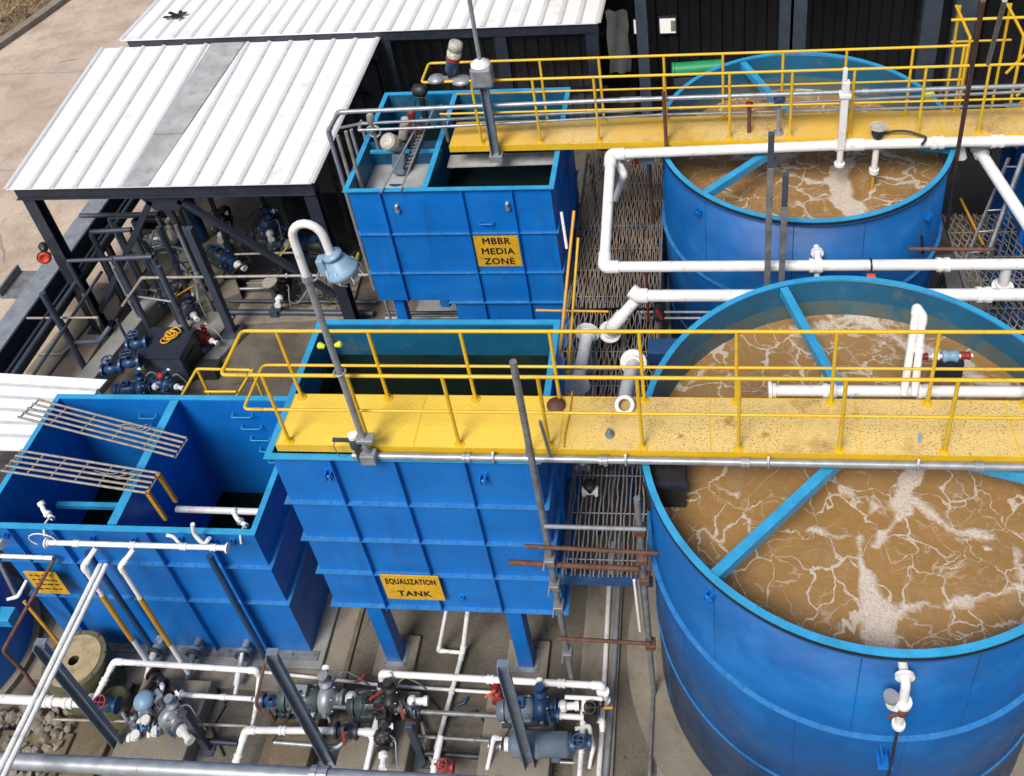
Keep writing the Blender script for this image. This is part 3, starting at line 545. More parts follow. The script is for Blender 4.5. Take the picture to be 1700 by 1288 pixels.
# ================================================================ WALKWAYS AND RAILS
def walkway(label, x0, x1, y0, y1, z, m, joints, group=None):
    t = thing('walkway', label, 'walkway', (x0, y0, z-.12), group); obj('deck', MB().box(x0, x1, y0, y1, z-.006, z), m, t)
    obj('edge_beam', MB().box(x0, x1, y0-.008, y0, z-.10, z+.004), 'yel', t); obj('edge_beam', MB().box(x0, x1, y1, y1+.008, z-.10, z+.004), 'yel', t)
    obj('end_plate', MB().box(x0-.008, x0, y0-.008, y1+.008, z-.10, z+.004), 'yel', t)
    x = x0+.4
    while x < x1-.1: obj('cross_bearer', MB().box(x, x+.05, y0+.002, y1-.002, z-.09, z-.008), 'yel', t); x += 1.2
    for x in joints: obj('seam_strip', MB().box(x, x+.012, y0+.01, y1-.01, z, z+.003), 'yel', t)
    return t
walkway('yellow deck of the near walkway, clean at left and rusty at right', -4.60, 7, 6.40, 7.08, 4.80, 'deck', (-3.1, -1.55, .0, 1.5, 3.0))
walkway('worn pale yellow deck of the upper walkway over the far tank', -3.72, 7.5, 11.72, 12.33, 4.80, 'deck2', (-3.1, -1.9, -.6, .7, 2.0, 3.3))
def rail(label, y, xs, z, h, x0, x1, group=None, mid=True, r=.02):
    t = thing('guard_rail', label, 'railing', (xs[0], y, z), group)
    obj('top_rail', MB().cyl((x0, y, z+h), (x1, y, z+h), r, 12), 'yel', t)
    obj('mid_rail', MB().cyl((x0+.12, y, z+h*.5), (x1, y, z+h*.5), r*.8, 12), 'yel', t)
    for x in xs:
        p = obj('post', MB().cyl((x, y, z+.012), (x, y, z+h-r*.4), r, 12), 'yel', t)
        b = MB().lathe((x, y, z+.002), (0, 0, 1), [(0, .055), (.008, .055), (.009, .03), (.03, .028)], 12, False); bolts(b, [(x+.04*i, y+.0, z+.01) for i in (-1, 1)], (0, 0, 1), .007, .012); obj('base_flange', b, 'yel', p)
    return t
Z1 = 4.80
f1 = [P(a_, 740, z=Z1).x for a_ in (478, 612, 762, 912, 1067, 1226, 1392, 1565)]+[3.2, 4.1, 5]
b1 = [P(a_, 660, z=Z1).x for a_ in (501, 645, 790, 930, 1070, 1222, 1378, 1537)]+[3.2, 4.1, 5]
RF = rail('yellow guard rail on the near walkway, side facing the camera', 6.44, f1, Z1, 1.07, -4.85, 6)
RB = rail('yellow guard rail on the near walkway, side away from the camera', 7.04, b1, Z1, 1.07, -4.85, 6)
obj('end_loop', MB().tube(fillet([(-4.6, 6.44, Z1+1.07), (-4.9, 6.44, Z1+1.07), (-4.9, 7.04, Z1+1.07), (-4.6, 7.04, Z1+1.07)], .06), .02, 12), 'yel', RF)
obj('end_loop', MB().tube(fillet([(-4.6, 6.44, Z1+.535), (-4.82, 6.44, Z1+.535), (-4.82, 7.04, Z1+.535), (-4.6, 7.04, Z1+.535)], .06), .016, 12), 'yel', RF)
f2 = [P(a_, b_, z=Z1).x for a_, b_ in ((800, 240), (898, 235), (995, 235), (1107, 228), (1211, 222), (1310, 218), (1408, 215), (1520, 212), (1620, 210))]+[5.0, 5.9]
b2 = [P(a_, b_, z=Z1).x for a_, b_ in ((820, 190), (912, 188), (1005, 185), (1107, 184), (1200, 182), (1295, 180), (1395, 178), (1500, 178), (1580, 176))]+[4.4, 5.3]
rail('yellow guard rail on the upper walkway, side facing the camera', 11.77, f2, Z1, 1.1, -3.9, 7)
R4 = rail('yellow guard rail on the upper walkway, side by the dark hall', 12.28, b2[:-2], Z1, 1.1, -3.75, b2[8]+.05)
obj('end_loop', MB().tube(fillet([(-3.75, 11.77, Z1+1.1), (-3.95, 11.77, Z1+1.1), (-3.95, 12.28, Z1+1.1), (-3.7, 12.28, Z1+1.1)], .06), .02, 12), 'yel', R4)
obj('end_post', MB().cyl((b2[8]+.05, 12.28, Z1+.01), (b2[8]+.05, 12.28, Z1+1.1), .02), 'yel', R4)
# branch stair rail at far right
t = thing('stair_rail', 'yellow stair head rail at the far right end of the upper walkway', 'railing', (3.9, 12.35, Z1))
for i, (x, y) in enumerate(((3.65, 12.4), (4.35, 12.4), (3.7, 13.3), (4.4, 13.3))): obj('post', MB().cyl((x, y, Z1-1 if i > 1 else Z1), (x, y, Z1+1.15), .022), 'yel', t)
for x in (3.65, 4.35): obj('top_rail', MB().cyl((x, 12.4, Z1+1.15), (x, 13.3, Z1+1.15), .022), 'yel', t)
obj('cross_rail', MB().cyl((3.5, 12.9, Z1+1.15), (4.6, 12.9, Z1+1.15), .022), 'yel', t)
obj('cross_rail', MB().cyl((3.65, 13.3, Z1+.55), (4.5, 13.3, Z1+.55), .018), 'yel', t)
t = thing('stair', 'yellow sloping stair stringers by the right edge of the hall', 'stair', (4.9, 13, 3))
for dy in (12.5, 13.1):
    obj('handrail', MB().cyl((4.45, dy, 4.9), (5.4, dy, 6.3), .022), 'yel', t); obj('stringer', MB().bar((4.55, dy, 4.0), (5.7, dy, 5.6), .03, .14), 'yel', t)
for i in range(7): obj('tread', MB().box(4.6+i*.16, 4.82+i*.16, 12.5, 13.1, 4.08+i*.22, 4.1+i*.22), 'yel', t)
# short yellow rail behind the settling tank
t = thing('guard_rail', 'short low yellow rail behind the right half of the settling tank', 'railing', (-6.9, 8.75, 1.9)); zt = 3.3
a4 = [P(300, 660, z=2.7), P(327, 612, z=zt), P(418, 614, z=zt), P(390, 662, z=2.7)]
obj('top_rail', MB().tube(fillet(a4, .05), .02, 10), 'yel', t)
for q in (a4[1], a4[2]): obj('post', MB().cyl((q.x, q.y, 1.5), q, .02), 'yel', t)
obj('mid_rail', MB().cyl(P(340, 650, z=2.9), P(392, 650, z=2.9), .018), 'yel', t)
for q in (a4[0], a4[3]): obj('post', MB().cyl((q.x, q.y, 1.5), q, .02), 'yel', t)
t = thing('platform', 'grey steel platform under the short yellow rail behind the settling tank', 'platform', (-6.5, 9, 0)); obj('deck', MB().box(-7.3, -5.5, 8.6, 9.2, 1.44, 1.5), 'steel', t)
for x in (-7.2, -5.6): obj('leg', MB().box(x-.04, x+.04, 9.0, 9.08, .01, 1.44), 'steel', t)
# ================================================================ SHELTERS
def sheet_roof(t, a_, b_, c, d, nrib, skip=None, rib=.028, th=.02):
    """a_ front left, b_ front right, c back right, d back left"""
    a_, b_, c, d = map(Vector, (a_, b_, c, d)); dn = Vector((0, 0, -th))
    obj('roof_sheet', MB().add([a_, b_, c, d, a_+dn, b_+dn, c+dn, d+dn], [(0, 1, 2, 3), (7, 6, 5, 4), (0, 4, 5, 1), (1, 5, 6, 2), (2, 6, 7, 3), (3, 7, 4, 0)]), 'roof', t)
    for i in range(nrib+1):
        u = i/nrib; p = a_.lerp(b_, u); q = d.lerp(c, u)
        if skip and skip[0] < u < skip[1]: continue
        ax = (b_-a_).normalized(); up = Vector((0, 0, 1)); m = MB(); h = rib; w_ = rib*2.2
        vs = []
        for e_ in (p, q): vs += [e_-ax*w_+up*.0005, e_-ax*w_*.45+up*h, e_+ax*w_*.45+up*h, e_+ax*w_+up*.0005]
        m.add(vs, [(0, 1, 5, 4), (1, 2, 6, 5), (2, 3, 7, 6), (3, 2, 1, 0), (4, 5, 6, 7)]); obj('roof_seam', m, 'seam', t)
A = P(10, 314, z=3.62); B = P(516, 304, z=3.62); Cc = P(627, 62, z=3.72); D = P(170, 80, z=3.72)
SH = thing('pump_shelter', 'open sided pump shelter with white seamed roof crossed by one grey sheet', 'shelter', (A.x, A.y, 0))
sheet_roof(SH, A, B, Cc, D, 13, (.40, .5))
u0, u1 = (205-10)/506, (250-10)/506; v0, v1 = (355-170)/457, (411-170)/457; up = Vector((0, 0, .012))
q = [A.lerp(B, u0)+up, A.lerp(B, u1)+up, D.lerp(Cc, v1)+up, D.lerp(Cc, v0)+up]; mid1, mid2 = q[0].lerp(q[3], .32), q[1].lerp(q[2], .32)
obj('grey_sheet', MB().add([q[0], q[1], mid2, mid1], [(0, 1, 2, 3)]).add([x-Vector((0, 0, .008)) for x in (q[0], q[1], mid2, mid1)], [(3, 2, 1, 0)]), 'skylight', SH)
obj('grey_sheet', MB().add([mid1+Vector((0, 0, .01)), mid2+Vector((0, 0, .01)), q[2]+Vector((0, 0, .01)), q[3]+Vector((0, 0, .01))], [(0, 1, 2, 3)]), 'skylight', SH)
rng = random.Random(3)
for i in range(26):
    u, v = rng.random(), rng.random(); u = round(u*13)/13
    if .38 < u < .53: continue
    p = A.lerp(B, u).lerp(D.lerp(Cc, u), v)+Vector((.03, 0, .028)); obj('roof_screw', MB().cyl(p, p+Vector((0, 0, .012)), .014, 6), 'rib', SH)
yb = A.y+.08
obj('front_beam', MB().box(A.x+.05, B.x-.02, yb, yb+.10, 3.36, 3.595), 'navy', SH, .006); obj('front_beam_flange', MB().box(A.x+.05, B.x-.02, yb-.05, yb+.15, 3.345, 3.357), 'navy', SH)
obj('side_beam', MB().bar((B.x-.1, yb+.2, 3.5), (Cc.x-.15, Cc.y-.1, 3.58), .12, .2), 'navy', SH); obj('side_beam', MB().bar((A.x+.15, yb+.2, 3.5), (D.x+.15, D.y-.1, 3.58), .12, .2), 'navy', SH)
obj('back_beam', MB().bar((D.x+.2, D.y-.15, 3.58), (Cc.x-.2, Cc.y-.15, 3.58), .12, .2), 'navy', SH)
for i in range(4): 
    u = (i+1)/5; obj('purlin', MB().bar(A.lerp(D, u)+Vector((.1, 0, -.1)), B.lerp(Cc, u)+Vector((-.1, 0, -.1)), .05, .12), 'navy', SH)
xl, xr, xm = A.x+.22, B.x-.12, P(267, 330, Y=yb).x
for (x, y) in ((xl, yb+.1), (xr, yb+.1), (xl-.1, D.y-.3), (xr, D.y-.3), (xm, D.y-.3)):
    c = obj('column', MB().box(x-.11, x+.11, y-.1, y-.085, .02, 3.36).box(x-.11, x+.11, y+.085, y+.1, .02, 3.36).box(x-.012, x+.012, y-.084, y+.084, .02, 3.36), 'navy', SH)
    obj('base_plate', MB().box(x-.2, x+.2, y-.18, y+.18, .055, .075), 'navy', c)
gy = yb+.04
obj('gusset_plate', MB().add([(xm-.45, gy, 3.36), (xm+.45, gy, 3.36), (xm+.22, gy, 3.0), (xm-.22, gy, 3.0), (xm-.45, gy+.02, 3.36), (xm+.45, gy+.02, 3.36), (xm+.22, gy+.02, 3.0), (xm-.22, gy+.02, 3.0)], [(0, 1, 2, 3), (7, 6, 5, 4), (0, 4, 5, 1), (1, 5, 6, 2), (2, 6, 7, 3), (3, 7, 4, 0)]), 'navy', SH)
obj('brace', MB().bar((xm-.25, gy+.05, 3.2), (xl+.15, gy+.05, .5), .10, .10), 'navy', SH); obj('brace', MB().bar((xm+.25, gy+.05, 3.2), (xr-.15, gy+.05, .9), .10, .10), 'navy', SH)
A2 = P(200, 67, z=3.9); B2 = P(992, 38, z=3.9); C2_ = P(1045, -190, z=4.2); D2 = P(440, -190, z=4.2)
SR = thing('rear_shelter', 'long white ribbed roof shelter along the top edge behind the pump shelter', 'shelter', (A2.x, A2.y, 0))
sheet_roof(SR, A2, B2, C2_, D2, 26)
obj('front_beam', MB().bar(A2+Vector((.1, .08, -.14)), B2+Vector((0, .08, -.14)), .08, .22), 'navy', SR, .005)
for u in (.02, .27, .56, .8, .985): p = A2.lerp(B2, u); obj('column', MB().box(p.x-.12, p.x+.12, p.y+.05, p.y+.27, .02, 3.66), 'navy', SR)
# torn patch lying on the rear roof
p = P(285, 27, z=3.98); b = MB()
for i in range(9): an = rng.uniform(0, 6.28); q = p+Vector((rng.gauss(0, .1), rng.gauss(0, .07), .02)); b.bar(q, q+Vector((math.cos(an)*.16, math.sin(an)*.1, .02)), .07, .02)
tag(obj('cloth_scrap', b, 'black'), 'small dark scrap lying on the left end of the rear white roof', 'cloth')
# corrugated wall under the rear roof, with rails
def corrugated(t, p, q, z0, z1, m, pitch=.3, depth=.06):
    p, q = Vector(p), Vector(q); L_ = (q-p).length; d = (q-p).normalized(); n = Vector((d.y, -d.x, 0)); k = int(L_/pitch); pts = []
    for i in range(k):
        for f_, o_ in ((0, 0), (.42, 0), (.5, 1), (.92, 1)): pts.append(p+d*(i+f_)*pitch+n*depth*o_)
    vs = [Vector((v.x, v.y, z)) for v in pts for z in (z0, z1)]
    obj('corrugated_sheet', MB().add(vs, [(2*i, 2*i+2, 2*i+3, 2*i+1) for i in range(len(pts)-1)]), m, t)
WY = B2.y+1.9
t = thing('sheet_wall', 'dark grey corrugated wall in the shade under the rear white roof', 'wall', (-8, WY, 0))
corrugated(t, (-11, WY, 0), (B2.x-.1, WY, 0), .02, 3.7, 'corr')
for z in (1.2, 2.6): obj('wall_rail', MB().box(-11, B2.x-.1, WY-.16, WY-.08, z, z+.1), 'navy', t)
# the dark hall at right
H = thing('process_hall', 'dark open fronted hall behind the far round tank, two small bright windows', 'building', (-1, 17, 0))
corrugated(H, (-3, 20.4, 0), (24, 20.4, 0), .02, 8, 'dark', .5, .08)
obj('roof', MB().box(-3, 24, 15.8, 20.8, 8, 8.15), 'dark', H); obj('side_wall', MB().box(24, 24.1, 15.8, 20.8, .02, 8), 'dark', H)  # roof sits out of view, added to keep the hall in shade
obj('side_wall', MB().box(-3.1, -3, 17.5, 20.8, 4.3, 8), 'dark', H); obj('floor_slab', MB().box(-1.6, 24, 15.6, 20.39, .01, .03), 'dark', H)
for px, ww in ((1065, .22), (1305, .26), (1325, .3), (1545, .34), (1600, .4)):
    p = P(px, 30, Y=17.2); obj('column', MB().box(p.x-ww/2, p.x+ww/2, 17.1, 17.3, .03, 8), 'slate', H)
obj('beam', MB().box(-1.5, 20, 17.32, 17.45, 6.9, 7.2), 'slate', H)
for a_ in ((1052, 30, 1064, 52), (1095, 28, 1122, 51)):
    p, q = P(a_[0], a_[1], Y=20.3), P(a_[2], a_[3], Y=20.3)
    f = obj('window_frame', MB().box(p.x-.03, q.x+.03, 20.22, 20.3, q.z-.03, p.z+.03), 'slate', H); obj('window_pane', MB().box(p.x, q.x, 20.205, 20.218, q.z, p.z), 'glass', f)
    if a_[0] > 1090: obj('window_latch', MB().box(p.x+.25, p.x+.36, 20.19, 20.203, q.z+.05, p.z-.05), 'cream', f)
t = thing('hanging_sheet', 'grey green crumpled sheet hanging at the end of the rear roof', 'sheet', P(1000, 45, Y=16.8)); p0 = B2+Vector((.15, .1, .2)); b = MB(); vs = []
for i in range(7):
    for j in range(6): vs.append(p0+Vector((i*.07+.02*math.sin(j*2), .05*math.sin(i*1.7+j), -j*.28)))
b.add(vs, [(i*6+j, i*6+j+1, (i+1)*6+j+1, (i+1)*6+j) for i in range(6) for j in range(5)], True); obj('cloth', b, 'corr', t)
# green tube and hall pump
p, q = P(1120, 116, z=3.2), P(1200, 110, z=3.2)
t = thing('green_tube', 'green plastic tube lying behind the rim of the far round tank', 'tube', p); obj('tube', MB().cyl(p, q, .14, 18), 'green', t); obj('end_cap', MB().lathe(p, (-1, 0, 0), [(0, .145), (.05, .145), (.05, .11), (.06, .0)], 18), 'green', t)
obj('cradle', MB().box(p.x-.02, q.x, p.y-.1, p.y+.1, 2.9, 3.06), 'slate', t)
for x in (p.x+.1, q.x-.1): obj('leg', MB().box(x-.04, x+.04, p.y-.04, p.y+.04, .02, 2.9), 'slate', t)
# ---------------------------------------------------------------- lower left lean-to roof
t = thing('lean_to', 'low white sheet roof at the left edge behind the settling tank', 'shelter', (-10.3, 9, 0))
a_, b_, c, d = P(-40, 745, z=2.0), P(72, 748, z=2.0), P(178, 630, z=2.0), P(-40, 617, z=2.0)
b = MB(); dn = Vector((0, 0, -.03)); b.add([a_, b_, c, d, a_+dn, b_+dn, c+dn, d+dn], [(0, 1, 2, 3), (7, 6, 5, 4), (0, 4, 5, 1), (1, 5, 6, 2), (2, 6, 7, 3), (3, 7, 4, 0)]); obj('roof_sheet', b, 'roof', t)
for i in range(1, 6):
    u = i/6; obj('roof_lap', MB().bar(a_.lerp(d, u)+Vector((0, 0, .012)), b_.lerp(c, u)+Vector((0, 0, .012)), .05, .02), 'rib', t)
for q in (b_, c): obj('post', MB().box(q.x-.4, q.x-.33, q.y-.03, q.y+.04, .01, 1.96), 'slate', t)
# ================================================================ FRAMES UNDER THE SHELTER
def ustand(label, pa, pb, ha, r=.035, m='slate', Yv=None, base=True):
    """an inverted U of tube; pa, pb pixels of the two top corners, ha their height"""
    A_ = P(*pa, z=ha); B_ = P(*pb, z=ha); t = thing('tube_stand', label, 'stand', (A_.x, A_.y, 0))
    obj('top_rail', MB().cyl(A_, B_, r*.95, 12), m, t)
    for q in (A_, B_):
        l = obj('leg', MB().cyl((q.x, q.y, .05), (q.x, q.y, q.z-r), r, 12), m, t)
        if base: obj('foot_plate', MB().box(q.x-.1, q.x+.1, q.y-.1, q.y+.1, .056, .07), m, l)
    return t
ustand('tall dark tube frame nearest the left corner column of the shelter', (150, 385), (218, 381), 2.0, .05)
ustand('dark tube frame in front, its right leg beside the diagonal brace', (112, 433), (188, 430), 1.9, .04)
ustand('dark tube frame with long sloping looking legs left of the conduit', (190, 429), (253, 426), 2.0, .05)
ustand('pair of grey tubes under the gusset plate of the shelter', (180, 362), (259, 356), 1.9, .035, 'postgrey')
ustand('dark tube frame under the middle of the shelter beside the blue bottle', (282, 345), (303, 341), 2.4, .05)
q = P(388, 556, z=.05); t = thing('steel_post', 'tall dark square post standing on the channel sill in front of the shelter', 'post', q); obj('shaft', MB().bar((q.x, q.y, .05), (q.x, q.y, 2.7), .13), 'slate', t); obj('foot_plate', MB().box(q.x-.16, q.x+.16, q.y-.16, q.y+.16, .13, .15), 'slate', t)
q = P(332, 591, z=.05); t = thing('steel_post', 'thin dark tube post left of the tall square one', 'post', q); obj('shaft', MB().cyl((q.x, q.y, .02), (q.x, q.y, 2.3), .045), 'slate', t); obj('clamp', MB().cyl((q.x, q.y, 1.2), (q.x, q.y, 1.3), .06), 'slate', t)
q = P(144, 616, z=.05); t = thing('steel_post', 'blue grey tube post at the corner of the grey kerb wall', 'post', q); obj('shaft', MB().cyl((q.x, q.y, .02), (q.x, q.y, 2.05), .055), 'slate', t); obj('foot', MB().box(q.x-.09, q.x+.09, q.y-.09, q.y+.09, .055, .075), 'galv', t)
q = P(468, 523, z=.05); t = thing('steel_post', 'short dark post with a disc top on the long floor rail', 'post', q); obj('shaft', MB().cyl((q.x, q.y, .05), (q.x, q.y, .9), .05), 'slate', t); obj('disc', MB().cyl((q.x, q.y, .9), (q.x, q.y, .93), .14, 16), 'cream', t)
p0, p1 = P(372, 518, z=.12), P(620, 520, z=.12)
t = thing('floor_rail', 'long dark blue tube lying along the floor in front of the shelter', 'rail', p0); obj('tube', MB().cyl(p0, p1, .06), 'slate', t); obj('tube', MB().cyl(p0+Vector((0, .25, .05)), p1+Vector((0, .25, .05)), .035), 'slate', t); obj('clamp', MB().bar(p0.lerp(p1, .35)+Vector((-.08, 0, 0)), p0.lerp(p1, .35)+Vector((.08, 0, 0)), .2), 'slate', t)
# the channel sill on the floor and its end
p0, p1 = P(345, 600, z=.1), P(400, 545, z=.1)
t = thing('channel_sill', 'dark steel channel lying on the floor at the foot of the square post', 'channel', p0); b = MB(); b.chan(p0, p1, .3, .1, .015, up=(0, 0, 1)); obj('channel', b, 'steel', t); obj('end_bracket', MB().box(p0.x-.3, p0.x+.3, p0.y-.35, p0.y-.05, .01, .22), 'blackm', t)
# grey kerb wall and light plinths under the shelter
def strip(name, pa, pb, z1, w_, m, bev=.015):
    A_, B_ = P(*pa, z=z1), P(*pb, z=z1); return struct(name, MB().bar(Vector((A_.x, A_.y, z1/2)), Vector((B_.x, B_.y, z1/2)), w_, z1), m, bev)
strip('low_wall', (140, 628), (262, 480), .42, .35, 'grey'); strip('low_wall', (265, 612), (350, 515), .12, 1.1, 'grey'); strip('pale_step', (60, 620), (180, 470), .10, .5, 'plinth'); strip('low_wall', (360, 500), (330, 400), .3, .9, 'plinth'); strip('pale_step', (400, 500), (590, 490), .08, 1.2, 'plinth')
# ---------------------------------------------------------------- conduit trough running away at left
xa = -12.0
t = thing('cable_trough', 'long black steel trough running away from the left edge past the shelter', 'trough', (xa, 9, 0))
obj('web', MB().box(xa-.02, xa+.32, 7.5, 16.4, 1.0, 1.012), 'blackm', t); obj('side_plate', MB().box(xa-.06, xa-.02, 7.5, 16.4, 1.0, 1.32), 'navy', t); obj('side_plate', MB().box(xa+.32, xa+.36, 7.5, 16.4, 1.0, 1.32), 'navy', t)
obj('grey_cover', MB().box(xa-.48, xa-.07, 7.5, 13.2, 1.28, 1.30), 'galv', t); obj('grey_cover', MB().box(xa-.48, xa-.07, 13.3, 16.2, 1.28, 1.30), 'galv', t)
obj('edge_tube', MB().cyl((xa+.52, 7.5, 1.35), (xa+.52, 15.4, 1.35), .045), 'slate', t); obj('edge_tube', MB().cyl((xa+.75, 7.5, 1.2), (xa+.75, 12.9, 1.2), .03), 'slate', t)
obj('angle_bracket', MB().box(xa-.9, xa-.5, 12.2, 12.9, 1.2, 1.24).box(xa-.9, xa-.86, 12.2, 12.9, 1.24, 1.4), 'steel', t)
for y in (8, 10, 12, 14, 16): obj('leg', MB().box(xa+.1, xa+.2, y, y+.1, .055, 1.0), 'navy', t)
# red siren on the corner column
p = P(76, 424, Y=12.35); t = thing('siren', 'red round alarm horn fixed to the left corner column of the shelter', 'siren', p)
obj('body', MB().lathe(p, (.35, -.9, .25), [(0, .05), (.02, .10), (.08, .115), (.12, .10), (.125, .07), (.10, .05), (.10, .001)], 20), 'redo', t); obj('bracket', MB().lathe(p+Vector((-.03, .06, .06)), (-.4, .6, .4), [(0, .06), (.1, .085), (.16, .05)], 12), 'blackm', t); obj('band', MB().torus(p+Vector((.03, -.09, .03)), (.35, -.9, .25), .112, .012, 20, 6), 'blackm', t)
# ================================================================ MACHINES
def pump(label, p, d, s=1.0, m='blackm', m2=None, volute=True, base=True, group=None, name='pump', legs=.0):
    """motor lying along d with fins, end cover, terminal box and a volute with discharge"""
    s *= .68; p = Vector(p); d = Vector(d).normalized(); m2 = m2 or m; n = Vector((-d.y, d.x, 0)).normalized(); z = Vector((0, 0, 1))
    t = thing(name, label, 'pump', (p.x, p.y, p.z-.2*s), group); r = .13*s
    mo = obj('motor', MB().lathe(p, d, [(0, r*.7), (.02*s, r), (.34*s, r), (.36*s, r*.8)], 20), m, t)
    for k in range(10):
        an = 2*math.pi*k/10; o_ = n*math.cos(an)+z*math.sin(an); obj('fin', MB().bar(p+d*.04*s+o_*r, p+d*.32*s+o_*r, .006*s, .03*s, up=o_), m, mo)
    obj('fan_cover', MB().lathe(p-d*.10*s, d, [(0, r*.6), (.02*s, r*.95), (.09*s, r*1.02), (.1*s, r*1.02)], 20), m, t)
    obj('terminal_box', MB().bar(p+d*.12*s+z*(r+.03*s), p+d*.26*s+z*(r+.03*s), .12*s, .07*s), m2, t, .006)
    if volute:
        c = p+d*.46*s; obj('volute', MB().lathe(c, d, [(-.11*s, .07*s), (-.07*s, .15*s), (0, .17*s), (.06*s, .15*s), (.08*s, .07*s), (.15*s, .065*s), (.15*s, .10*s), (.175*s, .10*s)], 24), m2, t)
        obj('discharge', MB().lathe(c+n*.08*s, z, [(0, .05*s), (.19*s, .045*s), (.19*s, .078*s), (.215*s, .078*s), (.215*s, .04*s), (.3*s, .04*s), (.3*s, .055*s), (.36*s, .055*s)], 16), m2, t); obj('drain_plug', MB().cyl(c-n*.17*s, c-n*.2*s, .03*s, 6), 'galv', t)
        for k in range(6): an = k*math.pi/3; obj('casing_bolt', MB().cyl(c+d*.055*s+(n*math.cos(an)+z*math.sin(an))*.135*s, c+d*.085*s+(n*math.cos(an)+z*math.sin(an))*.135*s, .012*s, 6), 'galv', t)
    e0 = p+d*.66*s; obj('suction_union', MB().lathe(e0, d, [(0, .05*s), (.03*s, .075*s), (.08*s, .075*s), (.11*s, .045*s), (.2*s, .045*s), (.2*s, .06*s), (.25*s, .06*s)], 12, False), 'pvc', t); obj('gauge', MB().lathe(p+d*.46*s+n*.08*s+z*.30*s+n*.04*s, n, [(0, .015*s), (.05*s, .015*s), (.05*s, .045*s), (.08*s, .045*s)], 12), 'pvc', t)
    obj('cable', MB().tube(fillet([p+d*.2*s+z*(r+.06*s), p+d*.2*s+z*(r+.16*s)-n*.1*s, p+d*.05*s+z*.02*s-n*.3*s, p-d*.1*s-z*r-n*.38*s], .1*s), .012, 6), 'blackm', t); obj('bleed_tube', MB().tube(fillet([p+d*.5*s+n*.12*s+z*.12*s, p+d*.62*s+n*.22*s+z*.2*s, p+d*.8*s+n*.2*s+z*.02*s, p+d*.85*s+n*.2*s-z*r], .08*s), .012, 6), ('steel', 'blackm', 'galv')[int(abs(p.x*10)) % 3], t)
    if base: obj('base_frame', MB().bar(p-d*.05*s-z*(r+.045*s), p+d*.55*s-z*(r+.045*s), .26*s, .04*s), 'slate', t); obj('foot', MB().bar(p+d*.05*s-z*(r+.01*s), p+d*.3*s-z*(r+.01*s), .2*s, .04*s), m, t)
    return t
def valve(label, p, d, s=1.0, m='mblue', hm='red', kind='lever', group=None, up=(0, 0, 1)):
    p = Vector(p); d = Vector(d).normalized(); z = Vector(up); t = thing('valve', label, 'valve', p-z*.06*s, group)
    obj('body', MB().lathe(p-d*.09*s, d, [(0, .045*s), (.04*s, .05*s), (.06*s, .065*s), (.12*s, .065*s), (.14*s, .05*s), (.18*s, .045*s)], 16), m, t)
    for k in (-1, 1): obj('flange', MB().cyl(p+d*k*.09*s, p+d*k*.115*s, .08*s, 16), m, t)
    st = obj('stem', MB().cyl(p+z*.05*s, p+z*.15*s, .02*s, 10), 'blackm', t)
    n = d.cross(z).normalized()
    if kind == 'lever': obj('handle', MB().bar(p+z*.155*s, p+z*.17*s+(n+d*.4)*.13*s, .026*s, .012*s), hm, t)
    else:
        h = MB().torus(p+z*.16*s, z, .062*s, .010*s, 20, 6); h.cyl(p+z*.16*s-n*.06*s, p+z*.16*s+n*.06*s, .007*s, 6); h.cyl(p+z*.16*s-d*.06*s, p+z*.16*s+d*.06*s, .007*s, 6); obj('handwheel', h, hm, t)
    return t
L_ = lambda x, y, z: P(x, y, z=z)
pump('black pump high at the back under the shelter, left of the blue one', L_(372, 352, 1.0), (.3, -1, 0), 1.5); pump('dark pump with blue terminal box under the right of the shelter', L_(440, 352, 1.0), (.5, -1, 0), 1.5, 'blackm', 'mblue')
pump('black pump low beneath the right end of the brace', L_(418, 398, .6), (1, -.2, 0), 1.7, 'blackm', 'slate'); pump('grey volute pump with blue face under the shelter beam', L_(352, 418, .6), (.9, -.5, 0), 1.6, 'slate', 'mblue')
pump('dark motor pump on the floor left of the middle post', L_(228, 498, .3), (1, .1, 0), 1.6, 'blackm', 'slate'); pump('small dark pump between the shelter frames', L_(300, 495, .4), (.7, -.7, 0), 1.3, 'blackm', 'slate')
pump('pale grey machine half hidden behind the frames', L_(248, 400, .6), (1, .3, 0), 1.5, 'galv', 'cream'); pump('blue pump at the foot of the grey kerb wall, nearest the settling tank', L_(196, 648, .45), (1, .15, 0), 1.35, 'mblue', 'mblue')
pump('blue pump with red cap right of the nearest blue one', L_(252, 632, .45), (.8, -.2, 0), 1.1, 'mblue', 'mblue')
p = L_(268, 625, .6); tag(obj('motor_cap', MB().lathe(p, (0, 0, 1), [(0, .07), (.05, .08), (.08, .03), (.09, .001)], 14), 'red'), 'small red cap on the blue pump by the settling tank', 'cap')
for i, (px, py, zz, lb) in enumerate(((216, 602, .8, 'blue valve on its stem above the grey kerb wall'), (228, 570, .8, 'blue valve at the far end of the blue pump row'), (186, 612, .6, 'dark blue valve leftmost of the pump row'))):
    p = L_(px, py, zz); valve(lb, p, (1, .3, 0), 1.5, 'mblue', 'mblue', 'wheel'); 
    pipe('riser_pipe', [(p.x, p.y, .05), (p.x, p.y, p.z-.05)], .03, 'slate', 'dark riser pipe under the '+lb[:lb.index(' ', 14)], elbows=False) if False else None
